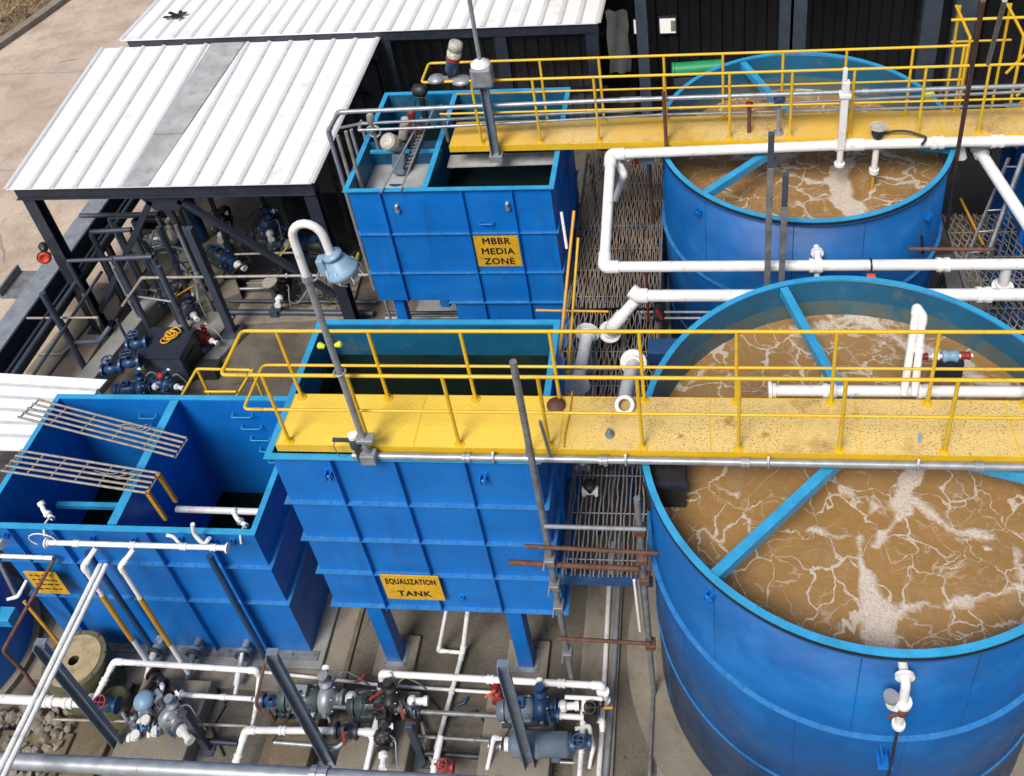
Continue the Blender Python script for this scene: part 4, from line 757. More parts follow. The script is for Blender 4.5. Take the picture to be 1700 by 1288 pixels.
# dark machine box with yellow rope coil on top
p = L_(285, 585, .45); t = thing('machine_box', 'dark grey steel motor box with a coil of yellow rope on it', 'machine', (p.x, p.y, .05)); obj('housing', MB().box(p.x-.38, p.x+.38, p.y-.35, p.y+.3, .06, .72), 'slate', t, .02); obj('lid', MB().box(p.x-.42, p.x+.42, p.y-.4, p.y+.34, .725, .75), 'navy', t, .006); obj('side_vent', MB().box(p.x+.385, p.x+.40, p.y-.2, p.y+.15, .2, .5), 'blackm', t)
t = thing('rope_coil', 'yellow rope coiled on top of the dark machine box', 'rope', (p.x, p.y, .755)); b = MB(); pts = [Vector((p.x+math.cos(k*.5)*(.10+.03*math.sin(k*.9))+.002*k, p.y+math.sin(k*.5)*(.09+.02*math.cos(k*.7))+.003*k, .775+.0008*k)) for k in range(60)]; b.tube(pts, .016, 6); obj('coil', b, 'ochre', t)
# blue gas bottle
p = L_(340, 412, .05); t = thing('gas_bottle', 'tall blue cylinder standing under the middle of the shelter', 'gas bottle', p); obj('body', MB().lathe((p.x, p.y, .06), (0, 0, 1), [(0, .17), (1.5, .17), (1.62, .12), (1.68, .05), (1.7, .04)], 24), 'mblue', t); obj('valve_cap', MB().cyl((p.x, p.y, 1.76), (p.x, p.y, 1.86), .06), 'galv', t)
# loose clutter on pallets under the shelter
for px, py, s_, m_, lb in ((245, 360, .5, 'blackm', 'black box at the back under the shelter'), (262, 372, .6, 'plinth', 'tan tray on the floor under the shelter'), (290, 385, .55, 'galv', 'pale grey tray beside the tan one'), (232, 398, .4, 'cream', 'cream drum on its side by the trays')):
    p = L_(px, py, .3); t = thing('crate', lb, 'box', (p.x, p.y, .05)); obj('tray', MB().box(p.x-s_*.6, p.x+s_*.6, p.y-s_*.3, p.y+s_*.3, .06, .1), m_, t)
    for sx in (-1, 1): obj('side', MB().box(p.x+sx*s_*.6-.02, p.x+sx*s_*.6+.02, p.y-s_*.3, p.y+s_*.3, .105, .3), m_, t)
    for sy in (-1, 1): obj('side', MB().box(p.x-s_*.57, p.x+s_*.57, p.y+sy*s_*.3-.02, p.y+sy*s_*.3+.02, .105, .3), m_, t)
# conduits in front of the shelter
pipe('conduit', [L_(203, 508, .9), L_(236, 461, 1.5), L_(612, 456, 1.5)], .028, 'bar', 'pale conduit running straight across in front of the pump shelter', elbows=True)
pipe('conduit', [L_(45, 528, 1.3), L_(162, 527, 1.3), L_(165, 540, 1.0)], .022, 'bar', 'thin light pipe from the trough to the leftmost frame'); pipe('conduit', [L_(60, 588, .15), L_(103, 587, .15), L_(116, 575, .3)], .02, 'bar', 'short pale pipe lying on the floor beside the trough')
pipe('conduit', [L_(125, 568, .4), L_(165, 566, .4), L_(182, 542, .6)], .04, 'postgrey', 'bent grey tube beside the left column foot')
pipe('conduit', [L_(390, 422, 1.2), L_(500, 419, 1.2)], .022, 'bar', 'grey pipe crossing the dark pumps under the shelter'); pipe('conduit', [L_(133, 358, 2.0), L_(262, 355, 2.0)], .045, 'slate', 'dark horizontal tube high behind the brace')
for i, (px, py, q2, lb) in enumerate(((560, 225, (618, 450), 'left of two thin pipes dropping beside the far tank corner'), (574, 218, (622, 440), 'right of two thin pipes dropping beside the far tank corner'))):
    a_ = P(px, py, Y=11.3); pipe('drop_pipe', [a_, (a_.x, a_.y, 1.4), (a_.x+.02, a_.y-.05, .3)], .026, 'bar', lb, elbows=False)
for px, lb in ((583, 'grey upright pipe behind the far tank corner, left one'), (603, 'grey upright pipe behind the far tank corner, right one')):
    a_ = P(px, 215, Y=13.2); pipe('drop_pipe', [a_, (a_.x, a_.y, .2)], .03, 'galv', lb, elbows=False)
# lime hose scraps
a_ = L_(595, 420, 1.2); tag(obj('hose', MB().tube(fillet([a_, L_(585, 450, 1.1), L_(570, 453, 1.1)], .1), .022, 8), 'lgreen'), 'short lime yellow hose by the right foot of the shelter', 'hose')
# weeds and wire tangles by the right column
b = MB(); c = L_(545, 500, .1)
for i in range(34):
    an = rng.uniform(0, 6.28); d = Vector((math.cos(an), math.sin(an), rng.uniform(.3, 1.4)))*rng.uniform(.2, .5); o_ = Vector((rng.gauss(0, .12), rng.gauss(0, .15), 0)); b.tube(fillet([c+o_, c+o_+d*.6, c+o_+d+Vector((0, 0, -.1))], .1), .008, 4)
tag(obj('dry_shrub', b, 'moss'), 'dry scrubby plant growing by the right shelter column', 'plant')
# ================================================================ MEDIA TANK MACHINERY
p = P(652, 238, z=4.8); t = thing('gear_motor', 'cream capped gear motor with blue gearbox on the far left tank', 'motor', (p.x, p.y, 4.3))
obj('motor', MB().lathe(p, (-.35, -.6, .8), [(-.26, .08), (0, .10), (.02, .125), (.15, .125), (.17, .075), (.18, .001)], 24), 'cream', t); obj('gearbox', MB().bar(p+Vector((.05, .05, -.2)), p+Vector((.0, .0, -.55)), .2, .18), 'postgrey', t, .03); obj('flange', MB().lathe(p+Vector((-.02, -.15, -.62)), (0, -.3, -1), [(0, .14), (.04, .14), (.05, .09), (.12, .07)], 16), 'mblue', t); obj('nose', MB().lathe(p+Vector((-.02, -.2, -.7)), (0, -.3, -1), [(0, .08), (.12, .04)], 12), 'red', t)
for k in range(5): obj('cooling_ring', MB().torus(p+Vector((-.35, -.6, .8)).normalized()*(.03+k*.025), (-.35, -.6, .8), .127, .007, 24, 6), 'cream', t)
p = P(383/1.0+290, 205, z=4.9); t = thing('gear_motor', 'second cream motor close behind the cream capped one', 'motor', p-Vector((0, 0, .5))); obj('motor', MB().lathe(p, (.3, .3, .9), [(-.25, .07), (0, .08), (.08, .08), (.11, .03), (.12, .001)], 18), 'cream', t); obj('gearbox', MB().bar(p+Vector((0, 0, -.2)), p+Vector((0, 0, -.5)), .22), 'blackm', t, .02)
# chain rake rails
for a_, b_, lb in (((632, 320), (700, 195), 'left slender shaft leaning across the left cell of the far tank'), ((664, 318), (720, 180), 'right slender shaft leaning across the left cell of the far tank')):
    pipe('shaft', [P(*a_, z=4.68), P(*b_, z=4.95)], .015, 'galv', lb, elbows=False)
t = thing('screw_conveyor', 'dark lattice conveyor lying between the two shafts on the far tank', 'conveyor', P(678, 280, z=4.6)); a_, b_ = P(677, 280, z=4.72), P(706, 205, z=4.9)
for k in (-1, 1): obj('side_bar', MB().bar(a_+Vector((.06*k, 0, 0)), b_+Vector((.06*k, 0, 0)), .02, .05), 'blackm', t)
for i in range(12): c = a_.lerp(b_, (i+.5)/12); obj('flight', MB().bar(c-Vector((.06, 0, 0)), c+Vector((.06, .04, 0)), .02, .03), 'steel', t)
for px, py, mm, s_, lb in ((615, 195, 'cream', 1, 'white motor left of the conduits over the far tank'), (683, 190, 'red', .9, 'red valve above the conveyor on the far tank'), (733, 180, 'mblue', 1, 'blue actuator under the leaning cylinder')):
    p = P(px, py, z=5.2); t = thing('actuator', lb, 'actuator', p-Vector((0, 0, .3))); obj('head', MB().lathe(p, (.2, -.2, 1), [(-.12*s_, .03), (-.08*s_, .055), (.04*s_, .06), (.08*s_, .03), (.09*s_, .001)], 16), mm, t); obj('stem', MB().cyl(p-Vector((0, 0, .6)), p-Vector((0, 0, .1)), .03), 'steel', t); obj('yoke', MB().torus(p-Vector((0, 0, .25)), (0, 1, 0), .1, .02, 16, 6), mm, t)
# black gear reducer behind
p = P(697, 150, z=5.0); t = thing('reducer', 'black gear reducer on the back edge of the far tank', 'gearbox', p-Vector((0, 0, .4))); obj('case', MB().lathe(p, (1, -.2, 0), [(-.12, .05), (-.09, .10), (.07, .11), (.11, .06)], 12), 'blackm', t, 0); obj('handwheel', MB().torus(p+Vector((.05, -.22, -.1)), (.1, -1, .2), .10, .011, 20, 6), 'blackm', t); obj('stand', MB().cyl(p-Vector((0, 0, .5)), p-Vector((0, 0, .1)), .05), 'blackm', t)
# leaning cylinder with blue body (floodlight like unit)
p0, p1 = P(747, 128, Y=11.8), P(757, 72, Y=11.8); d = (p1-p0).normalized(); L0 = (p1-p0).length
t = thing('floodlight', 'tilted cylinder lamp, blue below and cream above, over the rail end', 'lamp', p0-Vector((0, 0, .1)))
obj('blue_barrel', MB().lathe(p0+d*L0*.15, d, [(0, .06), (.02, .085), (L0*.38, .095)], 18), 'mblue', t); obj('red_collar', MB().lathe(p0+d*L0*.53, d, [(0, .1), (L0*.1, .1)], 18), 'red', t); obj('cream_head', MB().lathe(p0+d*L0*.63, d, [(0, .1), (L0*.12, .105), (L0*.13, .085), (L0*.2, .085), (L0*.21, .1), (L0*.4, .095), (L0*.42, .05)], 18), 'cream', t)
obj('mount', MB().lathe(p0, d, [(-.02, .03), (L0*.15, .05)], 10), 'blackm', t); b = MB(); b.lathe(p0+Vector((-.2, 0, -.03)), (0, 0, 1), [(-.03, .05), (0, .13), (.04, .1), (.06, .001)], 14); b.lathe(p0+Vector((.16, 0, -.06)), (0, 0, 1), [(-.03, .06), (0, .15), (.04, .1), (.06, .001)], 14); b.bar(p0+Vector((-.2, 0, -.02)), p0+Vector((.2, 0, -.04)), .06); obj('base_casting', b, 'galv', t)
# ================================================================ LAMP MASTS AND POLES
def tubepost(name, label, cat, pts, r, m, base=None, group=None):
    t = thing(name, label, cat, pts[0], group); obj('pole', MB().tube(fillet(pts, .3), r, 12), m, t)
    if base: b = pts[0]; obj('clamp', MB().box(b[0]-.08, b[0]+.08, b[1]-.06, b[1]+.06, b[2]-.02, b[2]+.12), base, t, .008)
    return t
x, y = -3.55, 6.29
t = tubepost('lamp_post', 'grey crook topped lamp post clamped to the near walkway edge', 'lamp post', [(x, y, 4.72), (x, y, 7.35)], .034, 'galv', 'galv')
hp = [Vector((x, y, 7.35)), Vector((x-.0, y, 7.7))]+[Vector((x+.14-.14*math.cos(k*math.pi/10), y-.0, 7.83+.17*math.sin(k*math.pi/10)+0)) for k in range(11)]+[Vector((x+.29, y, 7.66))]
obj('crook', MB().tube(hp, .038, 14), 'pvc', t); obj('collar', MB().cyl((x, y, 7.33), (x, y, 7.40), .05), 'galv', t)
h = obj('lamp_head', MB().lathe((x+.30, y-.01, 7.67), (.28, 0, -1), [(0, .05), (.015, .09), (.04, .09), (.05, .055), (.07, .055), (.09, .10), (.17, .12), (.19, .15), (.22, .155), (.24, .14), (.29, .12), (.31, .05), (.315, .001)], 24), 'pblue', t)
for k in range(8): an = k*math.pi/4; obj('guard_wire', MB().tube([(x+.34+.13*math.cos(an), y+.13*math.sin(an), 7.53), (x+.37+.16*math.cos(an), y+.16*math.sin(an), 7.42), (x+.39+.08*math.cos(an), y+.08*math.sin(an), 7.33)], .006, 5), 'pvc', h)
obj('side_box', MB().bar((x+.18, y, 7.6), (x+.2, y, 7.42), .07, .1), 'pblue', t, .01); obj('bracket', MB().tube(fillet([(x, y, 7.3), (x+.1, y, 7.35), (x+.16, y, 7.5)], .04), .012, 8), 'galv', t)
for k, dx in enumerate((-.05, .06)): obj('cable_tie', MB().lathe((x+dx, y-.02, 6.48+.02*k), (dx, 0, .02), [(0, .02), (.05, .035), (.07, .02)], 10), 'lgreen', t)
obj('clamp', MB().torus((x, y, 6.1), (0, 0, 1), .055, .014, 16, 6), 'galv', t); obj('clamp', MB().box(x-.06, x+.12, y-.06, y+.06, 5.05, 5.1), 'galv', t, .01)
# small tap unit beside it
p = P(592, 742, Y=6.3); t = thing('hydrant', 'small grey tap stand with a side arm at the walkway edge', 'tap', (p.x, p.y, 4.7)); obj('body', MB().lathe((p.x, p.y, 4.7), (0, 0, 1), [(0, .035), (.2, .035), (.24, .06), (.34, .06), (.38, .04)], 14), 'slate', t); obj('arm', MB().bar((p.x-.02, p.y, 5.03), (p.x-.22, p.y-.02, 5.06), .035, .03), 'slate', t); obj('cap', MB().cyl((p.x, p.y, 5.08), (p.x, p.y, 5.12), .05), 'pvc', t)
obj('chain', MB().tube([(p.x-.2, p.y, 5.05), (p.x-.25, p.y, 4.92), (p.x-.22, p.y, 4.75)], .006, 5), 'steel', t)
# mast with box on the upper walkway
xm_, ym_ = -3.02, 11.64
t = thing('lamp_mast', 'grey channel mast with a grey junction box and thin rod, upper walkway', 'mast', (xm_, ym_, 4.65)); b = MB(); b.chan((xm_, ym_, 4.66), (xm_, ym_, 6.05), .12, .08, .012, up=(0, 1, 0)); obj('channel', b, 'postgrey', t)
obj('rod', MB().cyl((xm_, ym_, 6.25), (xm_, ym_, 8.6), .03), 'galv', t); obj('junction_box', MB().box(xm_-.15, xm_+.15, ym_-.13, ym_+.1, 5.92, 6.24), 'galv', t, .04); obj('box_cap', MB().lathe((xm_, ym_, 6.24), (0, 0, 1), [(0, .14), (.03, .14), (.06, .08), (.09, .05)], 18), 'pvc', t); obj('foot_clamp', MB().box(xm_-.1, xm_+.1, ym_-.08, ym_+.07, 4.6, 4.72), 'galv', t, .015)
# white standpipe on the upper walkway
t = thing('standpipe', 'white square standpipe rising through the pipe by the upper walkway', 'pipe', (1.9, 11.58, 4.5)); obj('shaft', MB().box(1.85, 1.95, 11.52, 11.62, 4.72, 5.85), 'pvc', t, .012); obj('cap', MB().bar((1.88, 11.57, 5.86), (1.88, 11.57, 6.05), .06), 'pvc', t, .01); obj('foot', MB().cyl((1.9, 11.57, 4.45), (1.9, 11.57, 4.7), .045), 'pvc', t); obj('foot_ring', MB().cyl((1.9, 11.57, 4.43), (1.9, 11.57, 4.47), .075), 'pvc', t); obj('notch', MB().box(1.82, 1.98, 11.50, 11.64, 5.6, 5.66), 'pvc', t, .01)
# two upright square poles between the round tanks
for x, y, z1, lb in ((.79, 9.72, 6.36, 'left of two slim upright poles standing between the round tanks'), (.97, 9.68, 5.78, 'right of two slim upright poles standing between the round tanks')):
    t = thing('upright_pole', lb, 'pole', (x, y, .02)); obj('lower_tube', MB().bar((x, y, .02), (x, y, z1-.5), .075), 'steel', t, .006); obj('upper_tube', MB().bar((x, y, z1-.5), (x, y, z1), .07), 'slate', t, .006)
# ================================================================ MESH WALKS
def meshwalk(label, x0, x1, y0, y1, z, nwire, amp, wl, m='mesh', beams=(), seed=1, rw=.011, fr=True):
    rr = random.Random(seed); t = thing('mesh_platform', label, 'platform', (x0, y0, z))
    for i in range(nwire):
        x = x0+(x1-x0)*(i+.5)/nwire; n = max(4, int((y1-y0)/(wl/4))); ph = math.pi*(i % 2); sag = rr.uniform(-.02, .02)
        pts = [Vector((x+amp*math.sin(2*math.pi*(y0+(y1-y0)*k/n)/wl+ph)+rr.gauss(0, amp*.25+.003), y0+(y1-y0)*k/n, z+rr.gauss(0, .006)+sag)) for k in range(n+1)]
        obj('mesh_strand', MB().tube(pts, rw*rr.uniform(.8, 1.25), 5), m, t)
    for i in range(int((y1-y0)/.55)): y = y0+.25+i*.55+rr.uniform(-.05, .05); obj('tie_bar', MB().cyl((x0, y, z-.012), (x1, y, z-.012), .008, 5), m, t)
    for (yy, w_) in beams: obj('cross_beam', MB().box(x0-.05, x1+.05, yy, yy+w_, z-.14, z-.03), 'mblue', t)
    if fr:
        for xx in (x0-.03, x1): obj('edge_angle', MB().box(xx, xx+.03, y0, y1, z-.06, z+.01), 'steel', t)
    return t
meshwalk('grey bar grating walk between the legged tank and the near round tank', -1.72, -.74, 6.35, 8.3, 2.5, 18, .006, .6, 'bar', ((6.32, .08), ), 2, .011)
meshwalk('rusty expanded mesh walk behind the legged tank, middle of the passage', -2.12, -.74, 8.42, 10.6, 2.5, 34, .013, .42, 'mesh', ((9.3, .1), (8.5, .1)), 3, .010)
meshwalk('dense brown mesh walk beside the far tank, farthest in the passage', -2.08, -.72, 10.68, 14.6, 2.5, 40, .007, .36, 'mesh2', ((12.5, .12), (10.8, .08)), 4, .012)
meshwalk('brown diamond mesh walk right of the far round tank', 3.75, 5.0, 9.2, 12.6, 2.6, 24, .026, .24, 'mesh2', ((10.4, .14), ), 5, .010)
# supports and dark clutter beneath the mesh walks
for i, (x, y) in enumerate(((-1.65, 8.45), (-.78, 9.3), (-1.95, 10.7), (-.75, 12.5), (-2.0, 14.3), (-.75, 14.4))):
    tag(obj('support_post', MB().bar((x, y, .02), (x, y, 2.42), .07), 'slate'), 'dark square post holding up the mesh walk in the passage', 'post', 'posts under the passage mesh')
for i in range(5):
    x = -1.95+i*.26; pipe('buried_pipe', [(x, 8.6, .5+.12*(i % 2)), (x+.02, 14.8, .5+.12*(i % 2))], .05, ('slate', 'rust', 'steel', 'mblue', 'blackm')[i], ('dark grey', 'rusty brown', 'dull steel', 'deep blue', 'black')[i]+' pipe running away beneath the passage mesh', elbows=False)
struct('passage_black_sheet', MB().box(-2.1, -.7, 10.2, 16.5, .005, .012), 'blackm')  # thin black sheet lying flat on the ground under the mesh
# ================================================================ LATTICES OVER THE SETTLING TANK
def lattice(label, quad, z, nl, nc, m='bar'):
    a_, b_, c, d = [P(*q, z=z) for q in quad]; t = thing('bar_lattice', label, 'lattice', a_)
    for i in range(nl): u = i/(nl-1); obj('long_bar', MB().cyl(a_.lerp(d, u), b_.lerp(c, u), .017, 8), m, t)
    for i in range(nc): u = i/(nc-1); obj('cross_bar', MB().cyl(a_.lerp(b_, u)-Vector((0, 0, .026)), d.lerp(c, u)-Vector((0, 0, .026)), .013, 8), m, t)
    return t
lattice('upper of two bar lattices laid across the settling tank', ((62, 663), (310, 727), (290, 758), (30, 692)), 3.10, 5, 6)
LT = lattice('lower of two bar lattices laid across the settling tank, on two brown legs', ((34, 748), (263, 785), (243, 818), (2, 781)), 3.10, 5, 7)
for (px, py), (qx, qy) in (((262, 786), (292, 845)), ((244, 816), (262, 846))):
    a_, b_ = P(px, py, z=3.09), P(qx, qy, z=2.55); obj('leg', MB().bar(a_, (a_.x+.04, a_.y, 2.5), .05, .04), 'ochre', LT)
b = MB()
for i in range(6):
    a_ = P(195+i*5, 706+i*3, z=3.125) if i < 3 else P(120+i*12, 772+i*3, z=3.125); b.tube(fillet([a_, a_+Vector((.15, .02-.02*i, .008)), a_+Vector((.3, -.05, 0)), a_+Vector((.42, .02, .005))], .08), .005, 5)
o = obj('wire_scraps', b, 'bar'); o['kind'] = 'stuff'; tag(o, 'tangled wire scraps caught on the two bar lattices', 'wire')
# ================================================================ PIPEWORK, NEAR WALKWAY AND PASSAGE
p0 = P(575, 748, Y=6.33); pipe('edge_conduit', [(-3.75, 6.34, 4.72), (6.5, 6.34, 4.72)], .04, 'galv', 'long grey conduit along the near edge of the near walkway', couple=((0, .12), (0, .26), (0, .4), (0, .62)), fm='galv')
for px in (818, 1038, 1276, 1527):
    x = P(px, 750, Y=6.34).x; t = thing('pipe_clamp', 'small bright clamp holding the long edge conduit to the near walkway', 'clamp', (x, 6.34, 4.66), 'clamps on the edge conduit'); obj('saddle', MB().torus((x, 6.34, 4.72), (1, 0, 0), .05, .014, 16, 6), 'galv', t); obj('bolt', MB().cyl((x, 6.32, 4.76), (x, 6.32, 4.83), .014, 8), 'pvc', t)
YA, YB = 9.95, 9.80
a0 = P(1003, 443, Y=YA); up_ = P(1014, 252, Y=11.45)
pipe('white_main', [(6, YA, a0.z), a0, P(1014, 256, z=4.72), P(1410, 240, z=4.72), (6, P(1410, 240, z=4.72).y+.02, 4.72)], .075, 'pvc', 'large white pipe looping from between the tanks up to the upper walkway', couple=((0, .40), (0, .62), (3, .3), (3, .5)), fr=.13)
pipe('white_branch', [P(1042, 262, z=4.6), P(1042, 262, z=3.2)], .05, 'pvc', 'short white drop pipe just inside the corner of the large white loop', elbows=False); 
pipe('white_branch', [P(1022, 262, z=4.6), P(1036, 290, z=4.4), P(1022, 330, z=3.6)], .05, 'pvc', 'white bent branch below the upper corner of the loop')
b0 = P(1060, 491, Y=YB)
pipe('white_main', [(6, YB, b0.z), (b0.x, YB, b0.z), P(1048, 482, z=b0.z+.05)], .085, 'pvc', 'lower white pipe running between the tanks under the large loop', couple=((0, .35),), fr=.12)
pipe('white_branch', [P(1050, 505, z=3.5), P(1020, 540, z=3.3), P(968, 568, z=3.3)], .08, 'pvc', 'white pipe bend dropping left from the end of the lower main', flange=(1,)) if False else pipe('white_branch', [P(1056, 498, z=3.5), P(1018, 540, z=3.2), P(1012, 552, z=2.9)], .08, 'pvc', 'white pipe bend dropping left from the end of the lower main', flange=(-1,))
pipe('white_branch', [P(976, 550, z=3.0), P(958, 640, z=3.0)], .085, 'pvc', 'white pipe length lying on the mesh behind the legged tank', flange=(0, -1), elbows=False)
pipe('white_branch', [P(1052, 600, z=3.6), P(1040, 650, z=4.1), P(1037, 672, z=4.35)], .085, 'pvc', 'white pipe with an open ring flange at the far edge of the near walkway', flange=(0,), elbows=False)
c = P(1037, 672, z=4.86); t = thing('ring_flange', 'open white ring flange standing on the far edge of the near walkway', 'flange', c); obj('ring', MB().torus(c, (0, -.5, .9), .085, .024, 28, 8), 'pvc', t); obj('neck', MB().torus(c+Vector((0, .03, -.03)), (0, -.5, .9), .078, .02, 28, 8), 'bar', t)
p = P(923, 672, z=4.83); tag(obj('rusty_lid', MB().lathe(p-Vector((0, 0, .02)), (0, 0, 1), [(0, .10), (.03, .10), (.035, .07), (.05, .06), (.055, .001)], 18), 'rust'), 'round brown rusty lid lying on the near walkway', 'lid')
tag(obj('cable', MB().tube([P(950, 650, z=4.82), P(945, 690, z=4.82), P(938, 720, z=4.82), P(936, 742, z=4.82)], .009, 6), 'ochre'), 'thin yellow cable crossing the near walkway deck', 'cable')
p = P(1012, 722, z=4.81); tag(obj('bolt_knob', MB().lathe(p, (0, 0, 1), [(0, .05), (.03, .045), (.05, .02), (.08, .025), (.085, .001)], 8), 'postgrey'), 'small blue grey knob on the near walkway, right of the yellow cable', 'knob')
p = P(1525, 728, z=4.81); tag(obj('bolt_knob', MB().bar(p+Vector((0, -.05, .012)), p+Vector((.02, .05, .012)), .03), 'pblue'), 'tiny pale blue fitting on the near walkway near the right edge', 'fitting')
# inside the near round tank
z = 4.72; a_ = P(1275, 648, z=z); pipe('tank_header', [a_, (6, a_.y+.02, z)], .062, 'pvc', 'white header pipe along the far side of the near walkway over the tank', couple=((0, .12), (0, .3)), flange=(0,))
a_ = P(1513, 650, z=z+.05); pipe('air_loop', [P(1500, 655, z=4.75), P(1522, 510, z=5.55), P(1532, 525, z=5.5), P(1518, 655, z=4.75)], .042, 'pvc', 'tall narrow white loop pipe rising behind the near walkway rail', couple=((2, .4),), fr=.06)
a_, b_ = P(1515, 592, z=4.75), P(1615, 590, z=4.75); t = thing('valve_train', 'short row of red, white and blue valves behind the near rail at right', 'valve', a_)
obj('tube', MB().cyl(a_, b_, .022), 'pvc', t); d = (b_-a_).normalized()
for u, r_, l_, mm, nm in ((.08, .06, .1, 'blackm', 'elbow'), (.2, .045, .07, 'red', 'red_valve'), (.38, .05, .09, 'pvc', 'union'), (.62, .075, .17, 'pblue', 'blue_valve'), (.88, .05, .1, 'red', 'red_valve')):
    c = a_.lerp(b_, u); obj(nm, MB().lathe(c-d*l_/2, d, [(0, r_*.7), (l_*.1, r_), (l_*.35, r_*.8), (l_*.65, r_*.8), (l_*.9, r_), (l_, r_*.7)], 14), mm, t)
obj('bracket', MB().box(a_.x+.25, a_.x+.55, a_.y-.03, a_.y+.03, 4.45, 4.68), 'navy', t)
# outlet on the near tank's wall
an = math.atan2(P(1500, 1140, Y=4.6).y-C1[1], P(1500, 1140, Y=4.6).x-C1[0]); n = Vector((0.03, -1, 0)); p = P(1500, 1135, Y=4.42)
t = thing('drain_outlet', 'white elbowed outlet with a brown valve on the wall of the near round tank', 'pipe', p-Vector((0, 0, .6)))
obj('tube', MB().tube(fillet([(p.x, 4.55, p.z+.12), (p.x, 4.36, p.z+.12), (p.x, 4.34, p.z-.2)], .07), .042, 12), 'pvc', t); obj('flange', MB().cyl((p.x, 4.44, p.z+.12), (p.x, 4.41, p.z+.12), .085, 18), 'pvc', t)
obj('flange', MB().cyl((p.x, 4.34, p.z-.14), (p.x, 4.34, p.z-.18), .075, 18), 'pvc', t); obj('side_elbow', MB().tube(fillet([(p.x, 4.34, p.z-.28), (p.x-.11, 4.34, p.z-.24), (p.x-.11, 4.34, p.z-.1)], .05), .04, 12), 'pvc', t); obj('side_cap', MB().cyl((p.x-.11, 4.34, p.z-.1), (p.x-.11, 4.34, p.z-.06), .065, 16), 'galv', t)
obj('brown_valve', MB().lathe((p.x, 4.34, p.z-.36), (0, 0, 1), [(0, .04), (.03, .06), (.1, .06), (.14, .04)], 14), 'rust', t); obj('valve_lever', MB().bar((p.x, 4.31, p.z-.3), (p.x-.13, 4.28, p.z-.33), .03, .015), 'rust', t)
obj('tail', MB().cyl((p.x, 4.34, p.z-.36), (p.x, 4.34, p.z-.56), .038), 'pvc', t); obj('tail_ring', MB().cyl((p.x, 4.34, p.z-.56), (p.x, 4.34, p.z-.6), .06), 'pvc', t)
tag(obj('hose', MB().tube(fillet([(p.x, 4.34, p.z-.6), (p.x+.03, 4.4, p.z-1.2), (p.x+.05, 4.42, .15)], .3), .014, 6), 'blackm'), 'thin black hose hanging below the white outlet of the near tank', 'hose')
q = P(1470, 1258, Y=4.47); b = MB(); b.box(q.x-.07, q.x+.07, 4.40, 4.54, q.z-.1, q.z-.085); b.box(q.x-.05, q.x-.035, 4.42, 4.54, q.z-.085, q.z+.1); b.box(q.x+.035, q.x+.05, 4.42, 4.54, q.z-.085, q.z+.1); tag(obj('wall_bracket', b, 'blue'), 'small blue bracket low on the near round tank left of the hose', 'bracket')
# stub on the far tank and pipe below it
p = P(1356, 415, Y=10.15); t = thing('tank_outlet', 'small white flanged outlet on the front of the far round tank', 'pipe', p-Vector((0, 0, .4))); obj('tube', MB().tube(fillet([(p.x, 10.25, p.z), (p.x, 10.0, p.z), (p.x, 9.97, p.z-.5)], .06), .04, 12), 'pvc', t); obj('flange', MB().cyl((p.x, 10.12, p.z), (p.x, 10.08, p.z), .085, 16), 'pvc', t)
p = P(1449, 445, Y=9.8); t = thing('pipe_hanger', 'dark strap hanger with an orange block on the large white pipe', 'clamp', p-Vector((0, 0, .2))); obj('strap', MB().torus((p.x, YA, a0.z), (1, 0, 0), .085, .014, 20, 6), 'blackm', t); obj('block', MB().box(p.x-.05, p.x+.07, YA-.12, YA-.02, a0.z-.3, a0.z-.12), 'orange', t, .02)
# riser in the far tank
p = P(1456, 235, z=4.75); t = thing('riser', 'grey and white riser dipping into the far tank with a black valve on top', 'pipe', (p.x, p.y, 3.9)); obj('tube', MB().cyl((p.x, p.y, 3.88), (p.x, p.y, 4.75), .022), 'ochre', t); obj('upper_tube', MB().cyl((p.x, p.y, 4.25), (p.x, p.y, 4.9), .045), 'pvc', t); obj('collar', MB().cyl((p.x, p.y, 4.2), (p.x, p.y, 4.27), .07), 'pvc', t); obj('valve_body', MB().lathe((p.x, p.y, 4.82), (0, 0, 1), [(0, .06), (.08, .09), (.14, .05)], 14), 'blackm', t); obj('disc', MB().cyl((p.x, p.y, 5.0), (p.x, p.y, 5.02), .12, 18), 'cream', t)
q = P(1460, 210, z=4.82); tag(obj('cable_loop', MB().tube(fillet([P(1460, 222, z=4.85), P(1500, 215, z=4.9), P(1540, 228, z=4.85), P(1530, 240, z=4.8)], .15), .018, 8), 'blackm'), 'black cable bundle beside the riser at the upper walkway edge', 'cable')
pipe('edge_conduit', [P(1480, 222, z=4.74), P(1590, 228, z=4.74)], .028, 'galv', 'short grey conduit behind the riser on the far tank')
# conduits along the upper walkway
zc = 5.5; ya = P(1000, 165, z=zc).y
pipe('upper_conduit', [P(622, 480, z=1.6), P(545, 218, z=4.9), P(562, 186, z=5.45), (-1, P(1000, 165, z=5.5).y-.02, 5.5), (7, P(1000, 165, z=5.5).y, 5.55)], .034, 'galv', 'upper grey conduit running the whole length of the upper walkway rail', couple=((3, .4), (3, .7)), fr=.12)
pipe('upper_conduit', [P(566, 212, z=4.9), P(600, 205, z=5.1), P(900, 190, z=5.15), P(1700, 152, z=5.2)], .024, 'galv', 'middle grey conduit below the rail of the upper walkway', couple=((2, .3),))
pipe('upper_conduit', [P(600, 200, z=5.1), P(596, 216, z=5.05), P(700, 212, z=5.05), P(1100, 190, z=5.05), P(1700, 174, z=5.05)], .022, 'galv', 'lowest thin grey conduit at deck level of the upper walkway', fr=.04)
for px, py, mm, lb in ((1106, 215, 'rust', 'rusty'), (1243, 175, 'rust', 'short brown'), (1292, 200, 'mblue', 'blue'), (1570, 40, 'steel', 'dull')):
    pass
